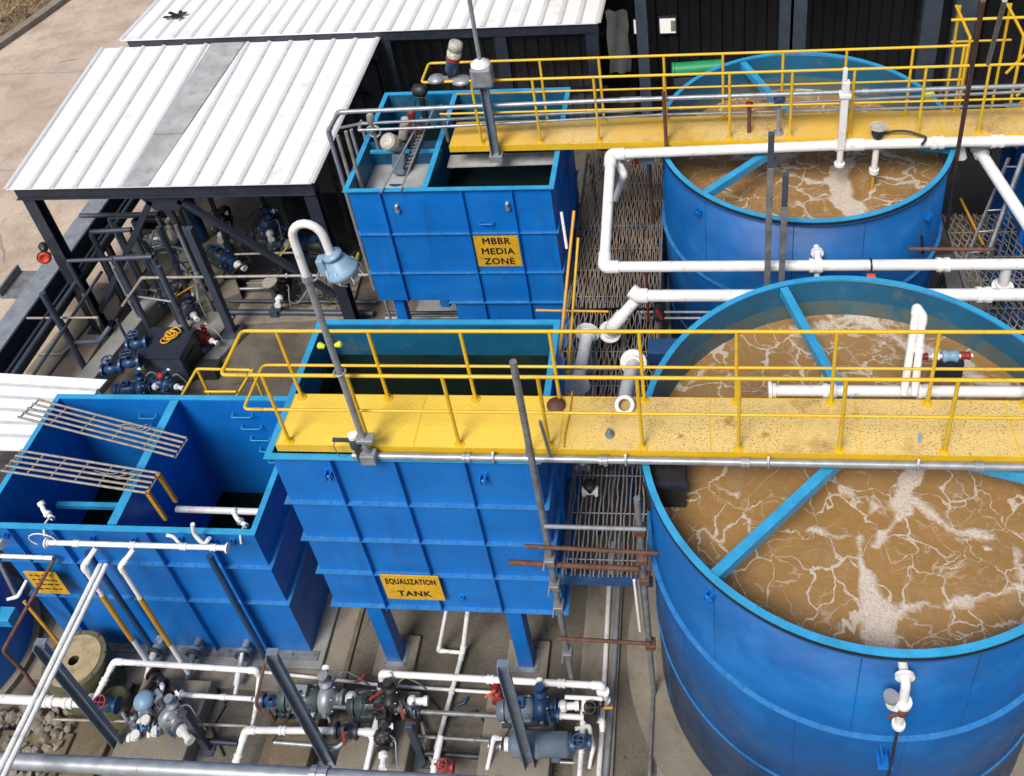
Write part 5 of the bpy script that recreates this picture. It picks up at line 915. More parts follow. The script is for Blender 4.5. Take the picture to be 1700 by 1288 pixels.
x = P(1106, 228, z=4.8); tag(obj('strut', MB().cyl((x.x, 11.66, 4.5), (x.x, 11.66, 5.7), .025), 'rust'), 'rusty upright strut clamped at the left end of the far tank', 'strut')
x = P(1242, 190, z=4.9); t = thing('stub_post', 'short brown stub with a red cap on the upper walkway', 'post', (x.x, 11.9, 4.8)); obj('shaft', MB().cyl((x.x, 11.9, 4.81), (x.x, 11.9, 5.25), .028), 'rust', t); obj('cap', MB().lathe((x.x, 11.9, 5.25), (0, 0, 1), [(0, .05), (.05, .055), (.07, .02)], 12), 'red', t)
x = P(1290, 205, z=4.8); t = thing('float_switch', 'blue headed stand with a galvanised foot on the upper walkway', 'switch', (x.x, 11.85, 4.8)); obj('shaft', MB().cyl((x.x, 11.85, 4.81), (x.x, 11.85, 5.3), .03), 'galv', t); obj('head', MB().lathe((x.x, 11.85, 5.28), (0, 0, 1), [(0, .03), (.04, .07), (.12, .085), (.2, .07), (.24, .02)], 16), 'mblue', t); obj('foot', MB().cyl((x.x, 11.85, 4.805), (x.x, 11.85, 4.84), .07), 'galv', t)
p = P(1545, 158, z=5.1); t = thing('hose_valve', 'yellow and red valve behind the upper rail near the stair', 'valve', p); obj('yellow_body', MB().lathe(p, (1, 0, .1), [(-.1, .04), (-.04, .07), (.03, .07), (.06, .03)], 14), 'lgreen', t); obj('red_wheel', MB().torus(p+Vector((.12, 0, 0)), (1, 0, 0), .07, .02, 16, 6), 'red', t)
# right hand side
a_ = P(1628, 240, z=4.3); pipe('white_main', [P(1700, 228, z=4.45)+Vector((.8, 0, 0)), P(1618, 238, z=4.4), P(1720, 395, z=4.0)], .085, 'pvc', 'white pipe slanting down to the right edge beside the blue tank', couple=((1, .08),), flange=(), fr=.14)
b = MB(); b.lathe(P(1622, 245, z=4.3), (.5, -1, -.2), [(-.1, .1), (0, .13), (.12, .13), (.2, .1)], 14); tag(obj('coupling_block', b, 'blackm'), 'black rubber coupling at the head of the slanting white pipe', 'coupling')
pipe('white_branch', [P(1592, 238, z=4.55), P(1597, 262, z=4.3)], .07, 'pvc', 'short stout white stub right of the far tank rim', elbows=False)
pipe('white_branch', [P(1672, 438, z=4.0), P(1664, 478, z=3.5)], .07, 'pvc', 'short white link joining the two mains at the right edge', flange=(-1,), elbows=False)
for px0, py0, z0, px1, py1, z1, mm, r_, lb in (
    (1632, 0, 8.0, 1582, 300, 3.9, 'rust', .03, 'long leaning brown scaffold tube crossing the upper walkway at right'),
    (1668, 0, 8.0, 1640, 105, 6.4, 'steel', .028, 'grey scaffold tube leaning at the top right corner'),
    (1700, 255, 4.6, 1640, 420, 3.4, 'steel', .03, 'grey tube of the leaning ladder at the right edge'),
    (1582, 300, 3.9, 1572, 380, 3.0, 'blackm', .03, 'black tube beside the diamond mesh walk')):
    tag(obj('scaffold_tube', MB().cyl(P(px0, py0, z=z0), P(px1, py1, z=z1), r_), mm), lb, 'tube')
t = thing('ladder', 'grey ladder leaning over the diamond mesh walk at right', 'ladder', P(1640, 430, z=2.7)); a_, b_, c, d = P(1638, 435, z=2.7), P(1700, 262, z=4.4), P(1600, 440, z=2.7), P(1675, 262, z=4.3)
obj('stile', MB().bar(a_, b_, .03, .06), 'steel', t); obj('stile', MB().bar(c, d, .03, .06), 'steel', t)
for i in range(5): u = (i+.6)/5; obj('rung', MB().cyl(a_.lerp(b_, u), c.lerp(d, u), .013, 8), 'galv', t)
tag(obj('scaffold_tube', MB().cyl(P(1508, 413, z=3.9), P(1650, 414, z=3.9), .028), 'rust'), 'horizontal rusty tube just right of the far tank wall', 'tube')
tag(obj('scaffold_tube', MB().cyl(P(1595, 330, z=2.75), P(1632, 405, z=2.75), .022), 'ochre'), 'yellow brown tube lying on the diamond mesh walk', 'tube')
tag(obj('scaffold_tube', MB().cyl(P(1530, 390, z=4.0), P(1532, 420, z=3.6), .022), 'blackm'), 'short black upright clipped to the rusty tube', 'tube')
# clutter on the ground behind the near tank, right
t = thing('tripod', 'black folded tripod stand between the tanks at right', 'stand', P(1560, 480, z=.5)); c = P(1565, 455, z=1.6)
for dx, dy in ((-.35, -.2), (.35, -.1), (.05, .4)): obj('leg', MB().cyl(c, c+Vector((dx, dy, -1.5)), .03), 'blackm', t)
strip('low_wall', (1580, 420), (1660, 560), .6, .8, 'grey')
for k, (px, py, lb) in enumerate(((1640, 560, 'blue horizontal pump at the right edge behind the near tank'),)): pump(lb, L_(px, py, 1.2), (1, .1, 0), 2.0, 'mblue', 'mblue'); pump('dark motor left of the blue one behind the near tank', L_(1600, 540, 1.0), (1, .2, 0), 1.7, 'blackm', 'slate')
# ================================================================ SCAFFOLD BETWEEN THE LEGGED TANK AND THE NEAR TANK
T = lambda a_, b_, r_, mm, name, lb, cat='tube', group=None: tag(obj(name, MB().cyl(a_, b_, r_, 12), mm), lb, cat, group)
xs, ys = -1.74, 6.02
t = thing('scaffold_pole', 'tall grey scaffold pole in front of the legged tank, rising past the near walkway', 'pole', (xs, ys, 0)); obj('lower_tube', MB().cyl((xs-.03, ys, .02), (xs, ys, 3.9), .036), 'steel', t); obj('upper_tube', MB().cyl((xs, ys, 3.9), (xs, ys, 6.57), .035), 'steel', t); obj('foot', MB().cyl((xs-.03, ys, .005), (xs-.03, ys, .02), .09), 'rust', t)
for z in (3.4, 2.9, 2.45, 1.4): obj('clamp', MB().box(xs-.07, xs+.05, ys-.08, ys+.06, z-.05, z+.05), 'steel', t, .01); obj('clamp_bolt', MB().cyl((xs-.06, ys-.08, z+.02), (xs-.06, ys-.16, z+.02), .012, 6), 'galv', t)
for dx in (-.12, .12): T((xs+dx, ys+.28, 4.82), (xs+dx*.6, ys+.3, 5.35), .018, 'steel', 'short_rod', ('left' if dx < 0 else 'right')+' of two short rods flanking the scaffold pole on the walkway', 'rod')
xq, yq = -.76, 6.18
t = thing('scaffold_pole', 'rust streaked scaffold pole against the left side of the near round tank', 'pole', (xq, yq, 0)); obj('tube', MB().cyl((xq-.02, yq, .02), (xq, yq, 4.3), .036), 'steel', t); obj('base_plate', MB().box(xq-.1, xq+.1, yq-.1, yq+.1, .056, .07), 'rust', t)
for z in (3.75, 3.2, 2.8, 1.35): obj('clamp', MB().box(xq-.06, xq+.06, yq-.07, yq+.06, z-.05, z+.05), 'rust', t, .01)
for (a_, b_, z, mm, lb) in (((903, 872), (1072, 877), 3.75, 'galv', 'uppermost ledger, clean grey, between the two scaffold poles'), ((872, 905), (1092, 917), 3.3, 'rust', 'second ledger from the top, thin and rusty, between the scaffold poles'), ((845, 932), (1060, 943), 2.95, 'rust', 'thick rusty ledger sticking out left in front of the legged tank'), ((925, 1058), (1078, 1067), 1.4, 'rust', 'lowest ledger near the ground, pale at its left end')):
    p, q = P(*a_, Y=ys-.06), P(*b_, Y=yq-.07); z_ = (p.z+q.z)/2; r_ = .032 if 'thick' in lb else .024; T((p.x, ys-.07, p.z), (q.x, yq-.08, q.z), r_, mm, 'ledger', lb)
for i, (px, lb) in enumerate(((1064, 'left of two thin uprights beside the streaked scaffold pole'), (1071, 'right of two thin uprights beside the streaked scaffold pole'))):
    p = P(px, 1060, Y=6.3); T((p.x, 6.3, 1.4), (p.x-.01, 6.32, 2.5), .018, 'pvc' if i == 0 else 'bar', 'thin_upright', lb, 'rod')
p = P(936, 540, z=4.4); T(P(912, 760, z=2.6), P(953, 350, z=4.6), .022, 'ochre', 'scaffold_tube', 'yellow brown tube leaning beside the right wall of the sign tank'); T(P(940, 660, z=2.8), P(960, 395, z=4.0), .02, 'yel', 'scaffold_tube', 'bright yellow tube right of the brown one in the passage')
T(P(890, 515, z=3.6), P(1010, 517, z=3.6), .018, 'ochre', 'scaffold_tube', 'thin ochre tube lying across the passage above the mesh'); T(P(932, 352, z=4.4), P(941, 412, z=3.9), .022, 'pvc', 'scaffold_tube', 'short white tube against the corner of the sign tank'); T((-.86, 12.6, 2.5), (-.84, 12.6, 4.7), .028, 'rust', 'scaffold_tube', 'rusty upright in the passage left of the far tank'); T((-.86, 10.4, 2.5), (-.84, 10.4, 3.7), .02, 'red', 'scaffold_tube', 'thin red upright at the left front of the far tank')
T(P(860, 612, z=3.8), P(1030, 612, z=3.8), .012, 'steel', 'scaffold_tube', 'very thin grey tube across the passage behind the near walkway')
for k, (py, mm) in enumerate(((520, 'slate'), (528, 'steel'))): T(P(640, py, z=1.2), P(910, py-2, z=1.2), .035, mm, 'floor_pipe', ('dark' if k == 0 else 'dull grey')+' pipe on the ground between the two legged blue tanks')
for k, py in enumerate((518, 528)): T(P(1062, py, z=2.4), P(1180, py, z=2.4), .022, 'galv', 'floor_pipe', ('upper' if k == 0 else 'lower')+' thin grey pipe behind the left of the near round tank')
t = thing('junction_tank', 'navy box beam at the back left of the near round tank', 'beam', P(1075, 590, z=2.5)); p = P(1075, 575, z=3.2); obj('box', MB().box(p.x, p.x+.9, p.y-.12, p.y+.15, 2.9, 3.2), 'mblue', t, .01); obj('leg', MB().box(p.x+.1, p.x+.2, p.y-.05, p.y+.05, .02, 2.9), 'mblue', t)
t = thing('control_valve', 'black and red valve stack at the back left of the near round tank', 'valve', P(1093, 530, z=3)); p = P(1093, 510, z=3.3); obj('body', MB().lathe(p, (0, 0, 1), [(-.25, .05), (-.2, .08), (-.05, .08), (0, .05), (.05, .07), (.1, .04)], 14), 'blackm', t); obj('red_handle', MB().bar(p+Vector((-.02, -.08, .02)), p+Vector((.05, -.1, -.12)), .05, .02), 'red', t); obj('stem', MB().cyl(p-Vector((0, 0, 1.2)), p-Vector((0, 0, .25)), .03), 'rust', t)
t = thing('small_valve', 'pale blue valve box hanging by the upper corner of the white loop', 'valve', P(1075, 262, z=4.4)); p = P(1075, 262, z=4.5); obj('box', MB().box(p.x-.12, p.x+.1, p.y-.06, p.y+.06, p.z-.08, p.z+.08), 'postgrey', t, .012); obj('tail', MB().cyl(p-Vector((0, 0, .3)), p-Vector((0, 0, .08)), .025), 'mblue', t); obj('red_tab', MB().box(p.x-.2, p.x-.13, p.y-.03, p.y+.03, p.z-.1, p.z+.02), 'red', t)
# ================================================================ SETTLING TANK FITTINGS
HY = 6.2; hz = P(230, 905, Y=HY).z
a_, b_ = P(75, 898, Y=HY), P(380, 911, Y=HY)
pipe('header_pipe', [(a_.x, HY, hz), (b_.x, HY, hz)], .032, 'pvc', 'white header pipe along the front rim of the settling tank', flange=(0, -1), couple=((0, .17), (0, .48), (0, .76), (0, .92)), elbows=False)
b = MB().tube([Vector((a_.x-.05+.17*math.cos(k*.5), HY+.02, hz+.02+.13*math.sin(k*.5))) for k in range(9)], .008, 6); tag(obj('cable_loop', b, 'pvc'), 'thin white cable loop at the left end of the header pipe', 'cable')
a_ = P(5, 903, Y=HY); pipe('header_pipe', [(a_.x-.8, HY, a_.z), (a_.x, HY, a_.z)], .032, 'pvc', 'short white pipe end with a flange at the left edge', flange=(-1,), elbows=False)
yl = HY-.02
for i, (pa, py0) in enumerate(((142, 905), (152, 905))):
    q = P(pa, py0, Y=6.12); T((q.x, 6.14, 2.78), (q.x+.0, 2.9, 2.74), .03, 'pvc', 'long_pipe', ('left' if i == 0 else 'right')+' of two parallel white pipes running from the header toward the camera')
for px, lb in ((137, 'left'), (199, 'right')):
    q = P(px+12, 912, Y=6.1); z1 = P(px, 943, Y=6.0).z; x1 = P(px, 943, Y=6.0).x; zz = [P(170 if px == 137 else 232, 988 if px == 137 else 993, Y=6.0).z, P(232 if px == 137 else 293, 1062 if px == 137 else 1070, Y=6.0).z]
    pipe('drop_pipe', [(q.x, 6.18, hz-.05), (x1, 6.02, z1), (x1, 6.0, .45)], .032, 'pvc', lb+' of two white drop pipes with ochre bands in front of the settling tank', bands=[((x1, 6.005, zz[0]), (x1, 6.0, max(.6, zz[1])), 'ochre')], couple=())
for px, lb in ((75, 'left'), (395, 'right')):
    q = P(px, 850 if px < 100 else 862, Y=6.75); t = thing('elbow_valve', 'white elbow fitting hooked over the rim in the '+lb+' cell of the settling tank', 'fitting', q-Vector((0, 0, .25)))
    obj('tube', MB().tube(fillet([q+Vector((-.07, .08, .07)), q+Vector((-.01, 0, 0)), q+Vector((.14, -.07, -.04))], .05), .03, 12), 'pvc', t); obj('collar', MB().cyl(q+Vector((-.08, .09, .08)), q+Vector((-.05, .06, .05)), .045), 'pvc', t); obj('collar', MB().cyl(q+Vector((.02, -.01, -.01)), q+Vector((.06, -.03, -.02)), .048), 'galv' if px > 100 else 'pvc', t); obj('hook', MB().tube(fillet([q+Vector((.14, -.07, -.04)), q+Vector((.15, -.10, .06)), q+Vector((.14, -.24, .08)), q+Vector((.14, -.3, -.04))], .05), .014, 8), 'pvc', t)
q = P(325, 880, Y=6.35); pipe('hook_pipe', [q+Vector((0, 0, .12)), q+Vector((-.05, 0, -.08)), q+Vector((.06, -.06, -.22)), q+Vector((.14, -.02, -.12))], .026, 'pvc', 'curled white pipe hooked over the front rim of the settling tank', elbows=False, fr=.08)
q = P(288, 890, Y=6.3); pipe('hook_pipe', [q+Vector((-.08, 0, .02)), q, q+Vector((.08, -.05, -.12))], .02, 'pvc', 'small white bent pipe left of the curled one', elbows=False)
pipe('inner_pipe', [P(293, 845, z=2.1), (-5.5, P(430, 850, z=2.1).y, 2.1)], .045, 'pvc', 'white pipe running inside the right cell of the settling tank', elbows=False)
for px, lb in ((350, 'right hand'), (150, 'left hand')):
    a_ = P(px-10, 905, Y=6.36); T((a_.x, 6.34, .2), (a_.x, 6.34, 2.7), .04, 'mblue', 'riser', lb+' deep blue riser tube up the front of the settling tank')
for px, py, mm, lb in ((262, 1070, 'pvc', 'white'), (325, 1075, 'postgrey', 'blue grey'), (405, 1080, 'galv', 'dull grey')):
    q = P(px, py, z=.35); t = thing('outlet_stub', lb+' flanged outlet stub at the foot of the settling tank', 'pipe', q-Vector((0, 0, .1))); obj('tube', MB().tube(fillet([(q.x, 6.5, .35), (q.x, 6.2, .35), (q.x-.02, 5.98, .2)], .1), .05, 12), mm, t); obj('flange', MB().cyl((q.x, 6.36, .35), (q.x, 6.32, .35), .1, 16), mm if mm != 'pvc' else 'galv', t); obj('flange', MB().cyl((q.x, 6.30, .35), (q.x, 6.27, .35), .1, 16), 'slate', t)
# scaffold and rails at the left edge
pipe('rail_pipe', [P(-20, 922, z=2.4), P(88, 926, z=2.4)], .028, 'pvc', 'short pale rail at the left edge ending at a brown knob', elbows=False)
pipe('brown_scaffold', [P(90, 928, z=2.4), P(38, 1020, z=1.7), P(5, 1080, z=1.3), P(40, 1115, z=.8), P(75, 1165, z=.2)], .024, 'rust', 'kinked rusty tube hanging in front of the yellow sign at left', elbows=False)
pipe('brown_scaffold', [P(40, 998, z=1.5), P(98, 1068, z=.7)], .022, 'ochre', 'olive yellow tube leaning at the left beside the mossy drum', elbows=False)
pipe('rail_pipe', [P(45, 962, z=1.7), P(30, 990, z=1.6), P(12, 995, z=1.6)], .022, 'pvc', 'short bent white pipe below the yellow sign at left')
T(P(-5, 925, z=1.8), P(28, 992, z=1.2), .028, 'steel', 'steel_tube', 'dark steel tube sloping in from the left edge')
# ================================================================ LOWER YARD
for x, zt, tilt, lb in ((-7.59, 2.72, 0, 'leftmost of three blue grey channel posts in the pump yard'), (-4.83, 2.72, 0, 'middle of three blue grey channel posts in the pump yard'), (-2.25, 2.68, 0, 'rightmost of three blue grey channel posts in the pump yard')):
    t = thing('channel_post', lb, 'post', (x, 5.19, 0)); obj('channel', MB().chan((x, 5.19, .03), (x, 5.19, zt), .13, .08, .012, up=(-.25, 1, 0)), 'postgrey', t)
    b = MB().box(x-.14, x+.14, 5.05, 5.33, .005, .03); bolts(b, [(x+i*.1, 5.19+j*.1, .03) for i in (-1, 1) for j in (-1, 1)], (0, 0, 1), .014, .03); obj('base_plate', b, 'galv', t)
    obj('top_angle', MB().box(x-.065, x+.065, 5.17, 5.25, zt+.002, zt+.010), 'postgrey', t)
q = (-2.32, 5.2); T((q[0], q[1], .4), (q[0]+.02, q[1]+.02, 2.66), .02, 'postgrey', 'thin_stay', 'thin stay rod beside the rightmost channel post', 'rod')
for i, (px0, py0, px1, py1, zz, lb) in enumerate(((575, 1172, 575, 1190, .9, ''),)): pass
for px, py, x2, y2, lb in ((283, 1160, 345, 1242, 'short dark channel leaning among the left valves'), (660, 1180, 703, 1262, 'short dark channel leaning beside the middle pumps')):
    t = thing('short_post', lb, 'post', P(x2, y2, z=.02)); f = P(x2, y2, z=.03); obj('channel', MB().bar(f, (f.x, f.y, 1.0), .09, .07), 'slate', t, .005); obj('foot', MB().box(f.x-.09, f.x+.09, f.y-.09, f.y+.09, .005, .03), 'slate', t)
def plinth(quadx, y0, y1, z1, m='plinth'): return struct('pump_plinth', MB().box(quadx[0], quadx[1], y0, y1, .004, z1), m, .02)
X = lambda px, py, z: P(px, py, z=z).x
for (pa, pb, zz, m) in ((232, 348, .30, 'plinth'), (468, 545, .30, 'muddy'), (590, 700, .28, 'plinth'), (812, 925, .30, 'plinth')):
    x0, x1 = X(pa, 1140, zz), X(pb, 1140, zz); plinth((x0, x1), 4.2, 5.98, zz, m); plinth((x0+.12, x0+.3), 4.0, 4.19, zz-.06, 'muddy')
    plinth((x0-.02, x1+.05), 3.2, 3.98, zz*.6, 'muddy')
plinth((X(130, 1100, .1), X(235, 1100, .1)), 4.8, 6.0, .1, 'muddy'); plinth((-9.4, -8.3), 4.2, 5.3, .16, 'muddy')
b = MB()
for i in range(150):
    p = Vector((random.uniform(-9.6, -8.4), random.uniform(4.6, 5.6), .1+random.uniform(0, .12))); s_ = random.uniform(.03, .10); b.lathe(p, (random.gauss(0, 1), random.gauss(0, 1), 1), [(-s_*.5, s_*.3), (-s_*.1, s_), (s_*.3, s_*.7), (s_*.5, .001)], 6, False)
o = obj('rubble', b, 'plinth'); o['kind'] = 'stuff'; tag(o, 'broken concrete rubble and mud by the mossy drum', 'rubble')
b = MB()
for i in range(260):
    p = Vector((random.uniform(-9.5, -.9), random.uniform(4.0, 6.3), .006)); s_ = random.uniform(.008, .03); b.lathe(p, (random.gauss(0, .5), random.gauss(0, .5), 1), [(0, s_), (s_*.5, s_*.7), (s_*.7, .001)], 5, False)
o = obj('grit', b, 'muddy'); o['kind'] = 'stuff'; tag(o, 'loose grit and small stones scattered over the yard floor', 'grit')
# mossy drum
c = P(122, 1096, z=.82); t = thing('concrete_drum', 'squat mossy drum with a tan lid and one round hole', 'drum', (c.x, c.y, .0))
obj('wall', MB().ring((c.x, c.y, 0), .08, .41, .01, .8, 64), 'moss', t, .01); obj('lid', MB().ring((c.x, c.y, 0), .07, .345, .801, .822, 64), 'tan', t); obj('hole', MB().cyl((c.x, c.y, .3), (c.x, c.y, .5), .079), 'blackm', t)
obj('lid_edge', MB().ring((c.x, c.y, 0), .346, .41, .801, .812, 64), 'moss', t)
for k in range(8): an = k*math.pi/4+.3; obj('lid_bolt', MB().cyl((c.x+.38*math.cos(an), c.y+.38*math.sin(an), .812), (c.x+.38*math.cos(an), c.y+.38*math.sin(an), .83), .018, 6), 'moss', t)
b = MB().lathe((c.x+.55, c.y-.3, .02), (0, 0, 1), [(0, .2), (.4, .2), (.42, .17)], 20); tag(obj('side_drum', b, 'moss'), 'low mossy stub drum half hidden behind the mossy one', 'drum')
# pipes, in reading order; every point is a photo pixel on a plane of its own height
def yp(label, pts, r, m='pvc', **k): return pipe(k.pop('name', 'yard_pipe'), [L_(*p) for p in pts], r, m, label, **k)
yp('thick white pipe entering from the left edge above the rubble', [(-30, 1158, .6), (152, 1168, .6)], .06, couple=((0, .62), (0, .8)), flange=(-1,), elbows=False)
yp('white pipe rising from the thick one and turning right past the drum', [(155, 1165, .6), (190, 1098, .75), (425, 1113, .75), (432, 1122, .6)], .038, couple=((0, .5),))
yp('thin white pipe leaving the left pump plinth to the right', [(300, 1153, .6), (418, 1160, .6)], .03, flange=(0,), couple=((0, .6),))
yp('short white upright link near the second plinth', [(402, 1085, .5), (398, 1115, .5), (390, 1155, .55)], .028, elbows=False)
yp('white pipe from the link to the second pump', [(418, 1160, .55), (455, 1165, .55)], .034, elbows=False)
yp('thin white pipe lying along the ends of the plinths', [(345, 1105, .1), (640, 1138, .1), (826, 1150, .1)], .022, elbows=False)
yp('long white pipe along the front of the legged tank to the right', [(636, 1142, .4), (634, 1118, .75), (1000, 1138, .75), (1000, 1162, .35)], .042, couple=((1, .5), (1, .82)))
yp('white pipe running on the ground from under the legged tank', [(777, 1010, .9), (768, 1083, .12), (722, 1250, .12)], .032, couple=((0, .9), (1, .4)))
yp('short white branch under the legged tank', [(741, 1012, .9), (728, 1080, .12), (764, 1083, .12)], .026)
yp('white pipe bending down at the bottom of the third bay', [(385, 1290, .3), (408, 1212, .55), (562, 1213, .55)], .042, couple=((0, .4), (1, .4)))
yp('white elbow pipe right of the red lever valve', [(592, 1214, .55), (622, 1216, .55), (630, 1185, .5)], .042, elbows=True)
yp('white pipe going down from the elbow to the frame bottom', [(620, 1222, .5), (605, 1290, .3)], .036, flange=(0,), elbows=False)
yp('white pipe left of the long dark pipe at the bottom', [(732, 1222, .4), (718, 1290, .3)], .042, elbows=True, couple=((0, .7),))
yp('thin white pipe with a swan neck left of the grey filter', [(832, 1226, .55), (820, 1224, .6), (806, 1290, .2)], .026)
yp('white pipe right of the third pump with a blue union', [(903, 1187, .5), (985, 1192, .5), (1000, 1196, .45), (1000, 1215, .4)], .034, couple=((0, .3), (0, .9)))
yp('white upright beside the third pump', [(970, 1158, .7), (968, 1200, .4), (962, 1290, .3)], .032, couple=((0, .6), (1, .5)))
yp('short white cross pipe at the top of that upright', [(938, 1157, .7), (1000, 1160, .7)], .026, elbows=False)
yp('left of two long pale pipes running up the passage floor', [(994, 1290, .1), (1000, 1200, .1), (1012, 960, .1), (1018, 900, .1)], .034, elbows=False); yp('right of two long pale pipes running up the passage floor', [(1006, 1290, .1), (1020, 1100, .1), (1028, 960, .1), (1033, 900, .1)], .034, elbows=False, m='galv')
yp('thin brown conduit on the floor beside the near round tank', [(1078, 1290, .12), (1084, 1150, .12)], .024, m='steel', elbows=False)
yp('dark steel pipe joining the second pump to its green motor', [(535, 1171, .55), (618, 1177, .55)], .03, m='steel', elbows=False, flange=(0,)); yp('long dark steel pipe between the middle and the right pumps', [(688, 1181, .5), (832, 1189, .5)], .03, m='steel', elbows=False, flange=(0,)); yp('lower dark steel pipe below the long one', [(690, 1222, .4), (818, 1230, .4)], .022, m='steel', elbows=False); yp('short black pipe at the bottom of the third bay', [(706, 1250, .2), (798, 1256, .2)], .036, m='blackm', elbows=False)
yp('thin brown pipe across the first bay', [(88, 1194, .25), (240, 1198, .25), (320, 1202, .25), (412, 1205, .25)], .02, m='bar', elbows=False); yp('short navy pipe on the floor of the second bay', [(343, 1230, .12), (395, 1234, .12)], .035, m='navy', elbows=False)
yp('thin brown tube leaning by the middle channel post', [(442, 1092, .8), (424, 1168, .6), (432, 1182, .5)], .018, m='rust', elbows=False)
yp('dark rusty tube beside the second pump', [(437, 1168, .5), (455, 1198, .3)], .03, m='rust', elbows=False)
# valves
for (px, py, zz, d, sc, mm, hm, kd, lb) in (
    (178, 1170, .6, (1, 0, 0), 1.3, 'mblue', 'red', 'wheel', 'navy valve with a red wheel at the end of the thick white pipe'),
    (262, 1128, .6, (1, -.7, 0), 1.2, 'blackm', 'rust', 'lever', 'black valve with a rusty lever at the top of the left plinth'),
    (452, 1163, .55, (1, 0, 0), 1.1, 'mblue', 'mblue', 'lever', 'blue union valve left of the second pump'),
    (576, 1213, .55, (1, 0, 0), 1.25, 'navy', 'red', 'lever', 'valve with a bright red lever in the lower middle pipe'),
    (640, 1152, .55, (.3, -1, 0), 1.2, 'blackm', 'red', 'lever', 'black and red valve under the left end of the long white pipe'),
    (912, 1187, .5, (1, 0, 0), 1.1, 'mblue', 'mblue', 'lever', 'small blue valve right of the third pump'),
    (672, 1176, .5, (1, 0, 0), 1.1, 'steel', 'red', 'lever', 'steel valve with red tag right of the middle pump'),
    (963, 1232, .5, (1, 0, 0), 1.15, 'mblue', 'mblue', 'wheel', 'big blue valve at the right end of the grey filter'),
    (1002, 1155, .55, (0, 0, 1), 1.0, 'pvc', 'ochre', 'lever', 'white valve with an ochre handle at the right end of the long pipe'),
    (825, 1150, .6, (.3, -1, 0), 1.0, 'red', 'orange', 'lever', 'red valve above the third pump'),
    (738, 1272, .3, (1, 0, 0), 1.0, 'red', 'red', 'wheel', 'red hand wheel valve at the bottom edge'),
    (300, 1205, .35, (1, 0, 0), 1.2, 'mblue', 'mblue', 'lever', 'dark blue valve at the right of the left pump bay'),
    (982, 1178, .6, (0, -1, .2), 1.1, 'blackm', 'blackm', 'wheel', 'black hand wheel valve near the right upright'),
    (272, 1205, .35, (1, 0, 0), 1.1, 'steel', 'mblue', 'lever', 'steel valve with a blue lever in the left pump bay')):
    valve(lb, L_(px, py, zz), d, sc, mm, hm, kd, up=(0, -.3, 1) if d[2] < .5 else (0, -1, .1))
pump('black pump standing on the left plinth', L_(255, 1150, .55), (.8, -.6, 0), 1.5, 'blackm', 'galv'); pump('grey green pump on the second plinth', L_(478, 1160, .55), (1, .05, 0), 1.7, 'grn', 'galv'); pump('green motor pump left of the middle valve', L_(590, 1170, .5), (1, .1, 0), 1.5, 'grn', 'blackm'); pump('dark pump right of the green motor', L_(640, 1172, .5), (.2, -1, 0), 1.2, 'blackm', 'blackm'); pump('blue grey pump on the right plinth', L_(838, 1178, .5), (1, .1, 0), 1.5, 'postgrey', 'mblue')
p = L_(240, 1163, .75); t = thing('flow_meter', 'pale blue rounded flow meter head beside the red wheel valve', 'meter', p-Vector((0, 0, .35))); obj('head', MB().lathe(p-Vector((0, 0, .05)), (0, -.15, 1), [(0, .09), (.02, .12), (.08, .13), (.13, .10), (.14, .001)], 20), 'pblue', t); obj('neck', MB().cyl(p-Vector((0, 0, .25)), p-Vector((0, 0, .04)), .05), 'galv', t); obj('body', MB().lathe(p-Vector((.14, 0, .28)), (1, 0, 0), [(0, .09), (.03, .09), (.04, .06), (.24, .06), (.25, .09), (.28, .09)], 16), 'galv', t)
p = L_(845, 1235, .5); q = L_(948, 1236, .5); d = (q-p).normalized(); ln = (q-p).length; t = thing('filter_vessel', 'long blue grey horizontal filter cylinder on the right plinth', 'filter', p-Vector((0, 0, .4)))
obj('body', MB().lathe(p, d, [(0, .07), (.03, .13), (.06, .15), (ln*.42, .15), (ln*.44, .16), (ln*.5, .16), (ln*.52, .145), (ln*.93, .145), (ln*.96, .12), (ln, .07)], 28), 'postgrey', t); obj('end_flange', MB().cyl(q, q+d*.05, .1, 18), 'mblue', t); obj('end_flange', MB().cyl(p-d*.05, p, .08, 18), 'pvc', t)
for u in (.25, .75): c = p.lerp(q, u); obj('saddle', MB().box(c.x-.05, c.x+.05, c.y-.13, c.y+.13, .31, c.z-.12), 'postgrey', t)
# white fittings near the flow meter
for px, py, zz, lb in ((245, 1200, .4, 'white bulb fitting under the flow meter'), (228, 1225, .3, 'white elbow at the foot of the left channel post'), (620, 1160, .4, 'white tee above the elbow pipe in the middle bay'), (262, 1218, .3, 'cream cap among the left valves')):
    p = L_(px, py, zz); t = thing('pipe_fitting', lb, 'fitting', p-Vector((0, 0, .12))); obj('elbow', MB().tube(fillet([p+Vector((-.1, 0, 0)), p, p+Vector((.03, -.02, .13))], .06), .042, 12), 'pvc', t); obj('collar', MB().cyl(p+Vector((-.12, 0, 0)), p+Vector((-.08, 0, 0)), .058), 'pvc', t); obj('collar', MB().cyl(p+Vector((.025, -.015, .1)), p+Vector((.03, -.02, .15)), .058), 'pvc', t)
# thick grey pipe across the bottom of the picture
yb_ = 4.2; za, zb_ = P(0, 1262, Y=yb_), P(850, 1306, Y=yb_)
sl_ = (zb_.z-za.z)/(zb_.x-za.x)
pipe('grey_main', [(za.x-1, yb_, za.z-sl_), (0.2, yb_, za.z+sl_*(.2-za.x))], .085, 'galv', 'thick grey pipe crossing the bottom of the picture', couple=((0, .52),), elbows=False)
for x in (-9.6, .1): tag(obj('support_post', MB().bar((x, yb_, .02), (x, yb_, 2.6), .12), 'postgrey'), ('left' if x < -5 else 'right')+' support post of the thick grey pipe', 'post')
